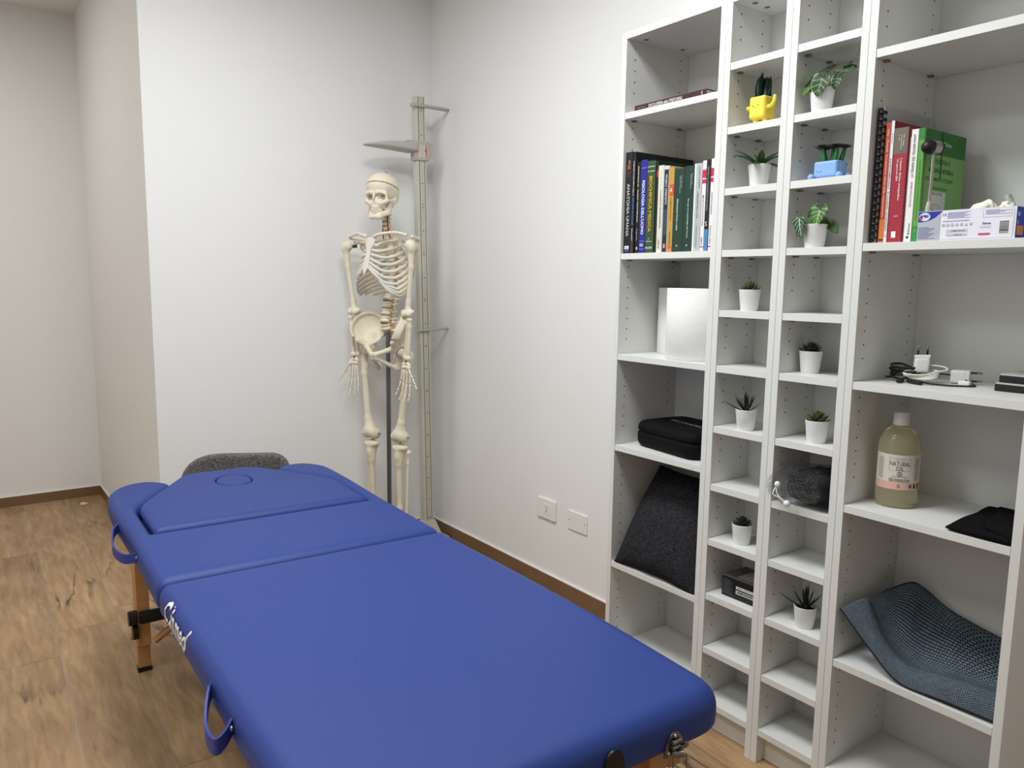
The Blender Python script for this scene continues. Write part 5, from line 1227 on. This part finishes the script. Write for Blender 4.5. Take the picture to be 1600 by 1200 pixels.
rnd = np.random.RandomState(3)
def bumpy(P, amp, fr, seed):
    r = np.random.RandomState(seed); d = 0
    for _ in range(6):
        k = r.normal(size=3)*fr; d = d+np.sin(P@k+r.uniform(0, 6))
    return d*amp/6
bag = lambda P: np.maximum(smin(s_ell(P, (.060, -.688, .785), (.090, .072, .052)), s_ell(P, (.012, -.640, .775), (.042, .058, .044)), .03)+bumpy(P, .0080, 75, 1)+.6*np.abs(bumpy(P, .012, 90, 2)), NZ[7]+.001-P[..., 2])
def clampy(P, f):
    return np.maximum(f(P), np.maximum(P[..., 1]-np.where(P[..., 0] < -.004, -.575, -.6003), np.maximum(-.7585-P[..., 1], P[..., 0]-.160)))
sdf_obj('bag_film', lambda P: clampy(P, bag), (-.05, -.78, .72), (.17, -.56, .86), .0042, film(), t)
cl = lambda P: np.maximum(rbox(P, (.075, -.695, .782), (.075, .058, .036), .02)+bumpy(P, .008, 60, 5), NZ[7]+.004-P[..., 2])
sdf_obj('dark_cloth', lambda P: np.maximum(cl(P), np.maximum(-.754-P[..., 1], P[..., 1]+.606)), (-.02, -.78, .72), (.17, -.59, .85), .0042, M('dark_grey_cloth', '#101116', .9, noise=.2, nscale=80), t)
m = MB(); b1_, b2_ = Vector((-.036, -.640, .789)), Vector((-.034, -.668, .746))
m.ball(b1_, (.0075, .0075, .0085), 12, 8); m.ball(b2_, (.0075, .0085, .0085), 12, 8)
for k in (0, .006): m.tube(curve([b1_, (-.040-k, -.641+k, .772-k), (-.039, -.652+k, .758), b2_], 6), .0016, 6)
obj('white_cord_toggle', m.mesh(), PLASTIC_W, t)

# ---------------------------------------------------------------- wide-compartment bookcase contents
# open glove carton used as a holder
t = thing('glove_box', 'white and blue disposable-glove carton with printed labels on the shelf', 'box', (.065, -1.01, RB))
gx0, gx1, gy0, gy1, gh = .006, .115, -.9146, -1.1030, .0615; gz = RB+.0003
CART_ = M('glossy_white_carton', '#e2e3ea', .3)
m = MB(); e = .0012
m.box((gx0, gy0, gz), (gx1, gy1, gz+e)); m.box((gx0, gy0, gz+e), (gx0+e, gy1, gz+gh)); m.box((gx1-e, gy0, gz+e), (gx1, gy1, gz+gh)); m.box((gx0+e, gy0, gz+e), (gx1-e, gy0-e, gz+gh)); m.box((gx0+e, gy1+e, gz+e), (gx1-e, gy1, gz+gh))
obj('carton', m.mesh(), CART_, t)
P0 = (gx0-.0002, gy0, gz); R_, U_ = (0, -1, 0), (0, 0, 1); Wd = gy0-gy1
polyprint(t, 'grey_panel', P0, R_, U_, [(0, 0), (.046, 0), (.046, gh*.985), (0, gh*.985)], ink('#b6b8c4'))
NAVY = ink('#1f2f9a')
polyprint(t, 'blue_swoosh', P0, R_, U_, [(.0005, gh*.985)]+[(.050, gh*.985), (.044, gh*.90), (.036, gh*.78), (.026, gh*.70), (.014, gh*.65), (.0005, gh*.64)][0:], NAVY, lift=.0005)
polyprint(t, 'logo_oval', P0, R_, U_, oval(.0115, .0085, 24, .0135, gh*.815), ink('#dfe2f2'), lift=.0007)
polyprint(t, 'logo_dot', P0, R_, U_, oval(.004, .0045, 16, .006, gh*.78), ink('#c24870'), lift=.0008)
lettering(t, 'ogex', (gx0-.0002, gy0-.0135, gz+gh*.815), R_, U_, .019, .0085, NAVY, lift=.001, shear=.2, bold=.03)
polyprint(t, 'label_panel', P0, R_, U_, round_poly([(.0475, .0025), (.184, .0025), (.184, gh-.003), (.0475, gh-.003)], .004), ink('#eceaf4'), lift=.0005)
FPB = ink('#7f86b4'); L1 = .0008
lines = [(.002, .036-.004*((k*3) % 4), .004+.0026*k, .0052+.0026*k) for k in range(10)]; patch(t, 'fine_print', P0, R_, U_, lines, ink('#6d7090'), lift=.0005)
lines = [(.060, .105-.006*((k*5) % 3), .044+.0019*k, .0449+.0019*k) for k in range(7)]+[(.051, .103, .0375, .0382), (.051, .103, .039, .0396)]
lines += [(.133, .178-.01*((k*5) % 3), .048+.002*k, .0489+.002*k) for k in range(5)]+[(.124, .145, .022, .0225), (.124, .145, .025, .0255)]
lines += [(.128, .1285, .043, .056), (.128, .180, .0425, .043), (.180, .1805, .043, .058)]
patch(t, 'fine_print', P0, R_, U_, lines, FPB, lift=L1)
lettering(t, 'CE', (gx0-.0002, gy0-.054, gz+.052), R_, U_, .0085, .0055, ink('#55576a'), lift=L1)
lettering(t, 'Sisma', (gx0-.0002, gy0-.136, gz+.031), R_, U_, .016, .0045, NAVY, lift=L1, bold=.03)
for k in range(7):
    cx_ = .053+.0090*k
    pts = round_poly([(cx_-.0028, .0275), (cx_+.0028, .0275), (cx_+.0028, .0335), (cx_-.0028, .0335)], .0008) if k in (0, 1, 2) else (oval(.003, .003, 14, cx_, .0305) if k in (3, 4) else ([(cx_-.0035, .0275), (cx_+.0035, .0275), (cx_, .0338)] if k == 5 else [(cx_-.003, .0338), (cx_+.003, .0338), (cx_+.001, .028), (cx_-.001, .028)]))
    polyprint(t, 'care_symbol', P0, R_, U_, pts, ink('#8d90a8'), lift=L1)
    polyprint(t, 'care_symbol_inner', P0, R_, U_, [((p[0]-cx_)*.7+cx_, (p[1]-.0305)*.7+.0305) for p in pts], ink('#eceaf4'), lift=.001)
    polyprint(t, 'care_symbol_mark', P0, R_, U_, oval(.0008, .0014, 8, cx_, .0303), ink('#6d7090'), lift=.0012)
patch(t, 'lot_strip', P0, R_, U_, [(.060, .101, .0155, .0215), (.060, .101, .0075, .0130)], ink('#c9c8c8'), lift=L1)
lettering(t, '01885715LPXA', (gx0-.0002, gy0-.083, gz+.0185), R_, U_, .028, .0028, ink('#44444c'), lift=.001)
lettering(t, '2025-02', (gx0-.0002, gy0-.083, gz+.0103), R_, U_, .015, .0028, ink('#44444c'), lift=.001)
polyprint(t, 'pink_tag', P0, R_, U_, round_poly([(.122, .0075), (.144, .0075), (.144, .012), (.122, .012)], .0015), ink('#d84a86'), lift=L1)
polyprint(t, 'barcode_label', P0, R_, U_, [(.158, .008), (.181, .008), (.181, .036), (.158, .036)], ink('#f2f2f4'), lift=L1)
rnd = random.Random(2); bars = []; z = .010
while z < .034: w_ = rnd.choice((.0005, .0009, .0013)); bars.append((.160, .177, z, z+w_)); z += w_+rnd.choice((.0005, .0008))
patch(t, 'barcode_bars', P0, R_, U_, bars, INK, lift=.001)
patch(t, 'end_panel', ((gx0+gx1)/2, gy1-.0001, gz+gh/2), (1, 0, 0), (0, 0, 1), [(-.054, .054, -.030, .030)], NAVY)
patch(t, 'end_panel_print', ((gx0+gx1)/2, gy1-.0003, gz+gh/2), (1, 0, 0), (0, 0, 1), [(-.050, -.02, -.024, -.006)], ink('#c47a3c'))
patch(t, 'end_panel_text', ((gx0+gx1)/2, gy1-.0005, gz+gh/2), (1, 0, 0), (0, 0, 1), [(-.051, -.045, -.004, .004), (-.051, -.04, .012, .02)], ink('#8fa0dc'))
# cotton, vial
def lump(name, label, c, r, seed, cat='cotton', col='#ece8d8', group=None):
    f = lambda P: s_ell(P, c, r)+bumpy(P, .0075, 260, seed)
    o = sdf_obj(name, f, [c[i]-r[i]-.008 for i in range(3)], [c[i]+r[i]+.008 for i in range(3)], .0022, M('cream_cotton', col, .9, bump=.5, bscale=300), None, None) 
    return tag(o, label, cat, group)
def sdf_top(name, f, lo, hi, h, mat):
    V, F = nets(f, lo, hi, h); me = bpy.data.meshes.new(name); me.from_pydata(V.tolist(), [], F.tolist()); me.update(); me.polygons.foreach_set('use_smooth', [True]*len(me.polygons)); return obj(name, me, mat)
lump('cotton_wad', 'larger cream cotton wad poking out of the glove carton', (.055, -1.022, gz+.058), (.024, .026, .020), 11)
lump('cotton_wad', 'smaller cream cotton wad beside the clear vial in the carton', (.060, -1.064, gz+.060), (.018, .016, .016), 17)
m = MB().lathe([(0, 0), (.0068, 0), (.0072, .002), (.0072, .056), (.0064, .058), (0, .058)], n=16, mat=Matrix.Translation((.085, -1.076, gz+.038)) @ Matrix.Rotation(-.42, 4, 'X'))
tag(obj('clear_vial', m.mesh(), M('clear_vial_plastic', '#dfe3e4', .15, trans=.75, ior=1.3)), 'small clear plastic vial tilted out of the glove carton', 'vial')
# reflex hammer
t = thing('reflex_hammer', 'reflex hammer with black rubber head leaning on the green book', 'hammer', (.030, -.921, gz))
hb, ht = Vector((.030, -.9195, gz+.003)), Vector((.030, -.9215, 1.577))
hb = Vector((.0285, -.9225, gz+.004)); ht = Vector((.031, -.9230, 1.576)); d_ = (ht-hb)
obj('handle', MB().tube([hb, hb+d_*.10, hb+d_*.36, hb+d_*.42], [.0065, .0075, .0062, .0038], 12).mesh(), M('beige_grip', '#b7ada0', .5), t)
obj('shaft', MB().tube([hb+d_*.40, ht], .0034, 10).mesh(), M('bright_steel', '#b9b7b0', .25, metal=1), t)
hd_ = Vector((.95, -.30, -.02)).normalized(); 
obj('head_collar', MB().tube([ht-hd_*.008, ht+hd_*.010], .0142, 20).mesh(), M('pale_steel', '#a9a4a0', .35, metal=.7), t)
m = MB().tube([ht-hd_*.0085, ht-hd_*.014, ht-hd_*.022, ht-hd_*.027, ht-hd_*.029], [.0146, .0146, .0125, .0085, .0035], 20); obj('rubber_tip', m.mesh(), M('black_rubber', '#17151c', .45), t)
m = MB().tube([ht+hd_*.0105, ht+hd_*.015, ht+hd_*.020, ht+hd_*.023], [.0146, .0142, .010, .004], 20); obj('rubber_tip', m.mesh(), M('black_rubber', '#17151c', .45), t)
# cables and chargers
zc = RC+.0004
t = thing('black_cable', 'bundle of black cable with plug tip on the shelf', 'cable', (.10, -.87, RC), 'chargers and cables')
CB = M('black_cable_rubber', '#131317', .45)
m = MB(); rnd = random.Random(12); P = []
for k in range(60):
    a = k*2*PI/12; P.append((.120+.026*math.cos(a)+rnd.uniform(-.004, .004), -.858+.031*math.sin(a)+rnd.uniform(-.005, .005), zc+.0115+.026*k/60+.006*math.sin(a*1.5)))
m.tube(curve(P, 4), .0027, 6); obj('coil', m.mesh(), CB, t)
obj('loose_loop', MB().tube(curve([(.100, -.872, zc+.008), (.148, -.905, zc+.020), (.178, -.938, zc+.018), (.176, -.970, zc+.009), (.163, -.991, zc+.0024), (.150, -.996, zc+.0022), (.127, -.984, zc+.0022), (.109, -.962, zc+.0022), (.097, -.930, zc+.003), (.090, -.890, zc+.006)], 6), .0019, 6).mesh(), CB, t)
obj('cable_tie', MB().tube([(.090, -.880, zc+.006), (.078, -.915, zc+.004)], .0058, 8).mesh(), CB, t)
obj('plug_end', MB().tube([(.088, -.868, zc+.0045), (.066, -.868, zc+.0045)], .0042, 8).mesh(), CB, t)
m = MB().tube([(.110, -.838, zc+.010), (.100, -.828, zc+.009), (.095, -.823, zc+.0085)], .0030, 8); obj('jack', m.mesh(), CB, t)
obj('jack_tip', MB().tube([(.095, -.823, zc+.0085), (.090, -.818, zc+.0075)], .0022, 8).mesh(), STEEL, t)
def charger(label, M4, s=1, clear=False):
    t = thing('phone_charger', label, 'charger', tuple(M4.translation), 'chargers and cables')
    f = lambda P: smin(rbox(P, (0, 0, .020), (.0155, .0125, .017), .004), rbox(P, (0, 0, .041), (.0165, .0115, .0035), .002), .003)
    V, F = nets(f, (-.022, -.02, -.002), (.022, .02, .052), .0022); V = V@np.array((M4.to_3x3()*s)).T+np.array(M4.translation)
    me = bpy.data.meshes.new('charger'); me.from_pydata(V.tolist(), [], F.tolist()); me.update(); me.polygons.foreach_set('use_smooth', [True]*len(me.polygons)); obj('charger_body', me, PLASTIC_W, t)
    for sx in (-1, 1):
        obj('pin_sleeve', MB().tube([M4 @ Vector((sx*.0095, 0, .043)), M4 @ Vector((sx*.0095, 0, .0555))], .0023, 8).mesh(), BLACK, t)
        obj('pin', MB().tube([M4 @ Vector((sx*.0095, 0, .0553)), M4 @ Vector((sx*.0092, 0, .0645)), M4 @ Vector((sx*.0092, 0, .0655))], [.0022, .0022, .0014], 8).mesh(), STEEL, t)
charger('white mains charger standing upright on coiled white cable', frame((.122, -.890, zc+.020), Vector((.55, -.83, .05)).normalized(), Vector((-.83, -.55, .1)).normalized(), Vector((.03, -.03, 1)).normalized()))
ex_ = Vector((0, 0, 1)); ez_ = Vector((.25, -.97, .02)).normalized(); ey_ = ez_.cross(ex_)
charger('white mains charger lying on its side at the back of the shelf', frame((.178, -.930, zc+.0165), ex_, ey_, ez_), .95)
t = thing('white_cable', 'coiled white charging cable around the upright charger', 'cable', (.115, -.90, RC), 'chargers and cables')
m = MB(); rnd = random.Random(8); P = []
for k in range(64):
    a = k*2*PI/13; rr = .034+.006*math.sin(k*.9); P.append((.112+rr*.75*math.cos(a), -.895+rr*1.0*math.sin(a)+rnd.uniform(-.003, .003), zc+.016+.012*(k/64)+.006*math.cos(a)))
m.tube(curve(P, 4), .0017, 6)
m.tube(curve([P[-1], (.12, -.93, zc+.030), (.13, -.945, zc+.034), (.135, -.935, zc+.040), (.130, -.905, zc+.042)], 6), .0017, 6)
obj('coil', m.mesh(), M('white_cable_rubber', '#e1ded4', .5), t)
obj('cable_plug', MB().box((.139, -.966, zc+.003), (.152, -.990, zc+.012), bev=.002).mesh(), PLASTIC_W, t)
# stacked flat black boxes
for k, (yy, xx, lb) in enumerate(((-1.0456, .128, 'flat black box at the bottom of the stack of two on the shelf'), (-1.0485, .140, 'flat black box on top of the stack of two'))):
    t = thing('flat_box', lb, 'box', (xx+.06, -1.1, zc+.018*k), 'stacked flat black boxes')
    z0 = zc+.0182*k
    boxo('box_body', (xx, yy, z0), (xx+.115, -1.1515, z0+.0150), M('matte_black_card', '#101012', .6), t, .001)
    boxo('pale_lid', (xx+.001, yy-.001, z0+.0151), (xx+.114, -1.1510, z0+.0178), M('pale_grey_card', '#b9bab4', .5), t)
# oil bottle
bx, by, bz = .113, -.861, RD+.0004
t = thing('oil_bottle', 'clear one-litre bottle of pale yellow massage oil with white cap', 'bottle', (bx, by, bz))
OIL = M('pale_yellow_oil', '#fbf4cc', .04, trans=.80, ior=1.38)
obj('bottle_body', MB().lathe([(0, .004), (.030, .003), (.040, 0), (.0445, .002), (.0462, .008), (.0462, .140), (.0455, .150), (.0425, .162), (.036, .174), (.026, .183), (.0175, .187), (.0165, .190), (.0165, .196), (0, .196)], (bx, by, bz), 48).mesh(), OIL, t)
obj('cap', MB().lathe([(0, .222), (.0150, .222), (.0172, .2195), (.0180, .193), (.0180, .1915), (0, .1915)], (bx, by, bz), 32).mesh(), PLASTIC_W, t)
va = math.atan2(-1.74765-by, -1.67659-bx)   # bearing towards the room
va += .10
def wrap(r, a, z): return Vector((bx+r*math.cos(va-a), by+r*math.sin(va-a), bz+z))
def wraplabel(name, a0, a1, z0, z1, r, mat):
    n = 28; V = []; F = []
    for i in range(n+1):
        a = a0+(a1-a0)*i/n; V += [wrap(r, -a, z0), wrap(r, -a, z1)]
    for i in range(n): F.append((2*i, 2*i+2, 2*i+3, 2*i+1))
    return obj(name, mesh(name, V, F, True), mat, t)
R0 = .0465
wraplabel('paper_label', -1.35, 1.35, .045, .127, R0, M('cream_label', '#ded8cc', .6))
wraplabel('peach_band', -1.35, 1.35, .045, .063, R0+.0002, ink('#e0b3a2'))
def btext(s, x0_, zc_, W, H_, col, **kw):
    lettering(t, s, (0, 0, 0), (1, 0, 0), (0, 1, 0), W, H_, ink(col), warp=lambda x, y: wrap(R0+.0005, -(x0_+x)/R0, zc_+y), **kw)
btext('NATURAL', 0, .1065, .044, .0105, '#3d3a3a', bold=0); btext('OIL', 0, .0950, .0175, .0095, '#3d3a3a', bold=0)
btext('physiorelax', 0, .1165, .018, .0028, '#55505a'); btext('HUILE 100% NATURELLE', 0, .0755, .034, .0024, '#55504c')
btext("Huile d'amandes douces", 0, .0700, .045, .0048, '#4a4442', shear=.4); btext('Aceite de Almendras dulces', 0, .0660, .045, .0042, '#4a4442', shear=.4)
btext('1L', 0, .0540, .0068, .0075, '#2d2a2a', bold=.02); 
wraplabel('label_rule', -.47, .47, .0897, .0901, R0+.0004, ink('#6b6662')); wraplabel('label_rule', -.50, -.19, .1162, .1165, R0+.0004, ink('#6b6662')); wraplabel('label_rule', .19, .50, .1162, .1165, R0+.0004, ink('#6b6662'))
for a in (-.50, .492): wraplabel('label_rule', a, a+.008, .0897, .120, R0+.0004, ink('#6b6662'))
wraplabel('label_rule', -.50, .50, .1197, .1200, R0+.0004, ink('#6b6662'))
V = []; n = 28
for rx, ry, col in ((.0058, .0050, '#464f72'), (.0048, .0026, '#ded8cc'), (.0030, .0012, '#6c7694')):
    V = [wrap(R0+.0005+.0002*(col != '#464f72')+.0002*(col == '#6c7694'), -(rx*math.cos(2*PI*k/n))/R0, .0825+ry*math.sin(2*PI*k/n)) for k in range(n)]; obj('oval_emblem', mesh('oval', V, [tuple(range(n))]), ink(col), t)
for a, w_ in ((.86, .16), (.86, .13)): pass
for k in range(16):
    zz = .068+.0034*k; wraplabel('side_print', .74, .74+.30-.06*((k*3) % 3), zz, zz+.0013, R0+.0004, ink('#8a847c')); 
    if k < 15: wraplabel('side_print', -1.08-.03*((k*5) % 3), -.80, zz, zz+.0012, R0+.0004, ink('#8a847c'))
wraplabel('side_barcode', .98, 1.10, .047, .060, R0+.0005, INK); wraplabel('recycling_mark', .72, .84, .049, .059, R0+.0005, INK); wraplabel('recycling_mark', .48, .62, .050, .058, R0+.0005, ink('#5a5450'))
# black felt pouch
t = thing('felt_pouch', 'flat black felt pouch lying in front of the bookcase back on the oil shelf', 'pouch', (.12, -1.08, RD))
t['label'] = 'flat black felt pouch on the shelf next to the oil bottle'
def slab(P, poly, z0, z1, r):
    d = poly2d(P[..., :2], poly)+r; zz = np.abs(P[..., 2]-(z0+z1)/2)-(z1-z0)/2+r+.0015*np.sin(P[..., 0]*45+P[..., 1]*30)
    return np.sqrt(np.maximum(d, 0)**2+np.maximum(zz, 0)**2)+np.minimum(np.maximum(d, zz), 0)-r
FELTB = M('black_felt', '#121214', .95, spec=.1, noise=.5, nscale=220, bump=.5, bscale=300)
pp = [(.001, -1.152), (.002, -1.024), (.236, -1.014), (.244, -1.060), (.244, -1.152)]
sdf_obj('pouch_body', lambda P: np.maximum(slab(P, pp, RD+.002, RD+.013, .005), RD+.0004-P[..., 2]), (-.01, -1.165, RD-.005), (.26, -1.0, RD+.03), .004, FELTB, t)
p2 = [(.006, -1.152), (.040, -1.085), (.225, -1.040), (.235, -1.152)]
sdf_obj('pouch_flap', lambda P: slab(P, p2, RD+.0125, RD+.0205, .004), (-.01, -1.165, RD), (.26, -1.0, RD+.035), .0035, FELTB, t)
# woven mat bent into its compartment
def weave():
    m = bpy.data.materials.new('blue_grey_weave'); m.use_nodes = True; t = NT(m); b = t.b; b.inputs['Roughness'].default_value = .9; b.inputs['Specular IOR Level'].default_value = .15
    tc = t.add('ShaderNodeTexCoord'); mp = t.add('ShaderNodeMapping', {'Vector': tc.outputs['UV'], 'Rotation': (0, 0, .0)})
    br = t.add('ShaderNodeTexBrick', {'Vector': mp.outputs[0], 'Color1': C('#7a8791'), 'Color2': C('#66737f'), 'Mortar': C('#252b31'), 'Scale': 1.0, 'Mortar Size': .0011, 'Mortar Smooth': .6, 'Brick Width': .0078, 'Row Height': .0050})
    n = t.add('ShaderNodeTexNoise', {'Vector': tc.outputs['UV'], 'Scale': 12, 'Detail': 3})
    r = t.add('ShaderNodeMapRange', {'Value': n.outputs['Fac'], 3: .65, 4: 1.3})
    mx = t.add('ShaderNodeMixRGB', {'Fac': 1.0, 'Color1': br.outputs[0], 'Color2': r.outputs[0]}, blend_type='MULTIPLY'); t.link(mx.outputs[0], b.inputs['Base Color'])
    bp = t.add('ShaderNodeBump', {'Height': br.outputs['Fac'], 'Strength': .7, 'Distance': .003}); bp.invert = True; t.link(bp.outputs[0], b.inputs['Normal']); return m
Fp = [(.012, -.8020, .511), (.012, -.8783, .4416), (.010, -.9535, .3905), (.012, -1.0505, .3905), (.016, -1.1520, .3905)]
Cp = [(.050, -.8350, .5385), (.040, -.8850, .4640), (.032, -.9480, .4200), (.036, -1.0456, .4270), (.040, -1.1520, .4330)]
Dp = [(.085, -.8300, .5200), (.105, -.8800, .4450), (.115, -.9400, .4060), (.120, -1.0300, .4080), (.120, -1.1520, .4130)]
Bp = [(.120, -.8240, .5200), (.200, -.8681, .5519), (.235, -.8916, .5350), (.250, -.9642, .4913), (.252, -1.1520, .4520)]
rows = [curve(r, 8) for r in (Fp, Cp, Dp, Bp)]; cols = len(rows[0]); G = []
for j in range(cols): G.append(curve([rows[k][j] for k in range(4)], 9))
t = thing('woven_mat', 'blue-grey woven mat folded into the low compartment of the bookcase', 'mat', (.13, -1.0, RE))
me = sheet(G, .0055, uv=lambda a, b: (a*.42, b*.34))
obj('mat_cloth', me, weave(), t)
ed = MB(); ed.tube([g[-1] for g in G], .0042, 8); ed.tube([g[0] for g in G], .0034, 8)
obj('bound_edge', ed.mesh(), M('dark_binding', '#23282f', .85), t)
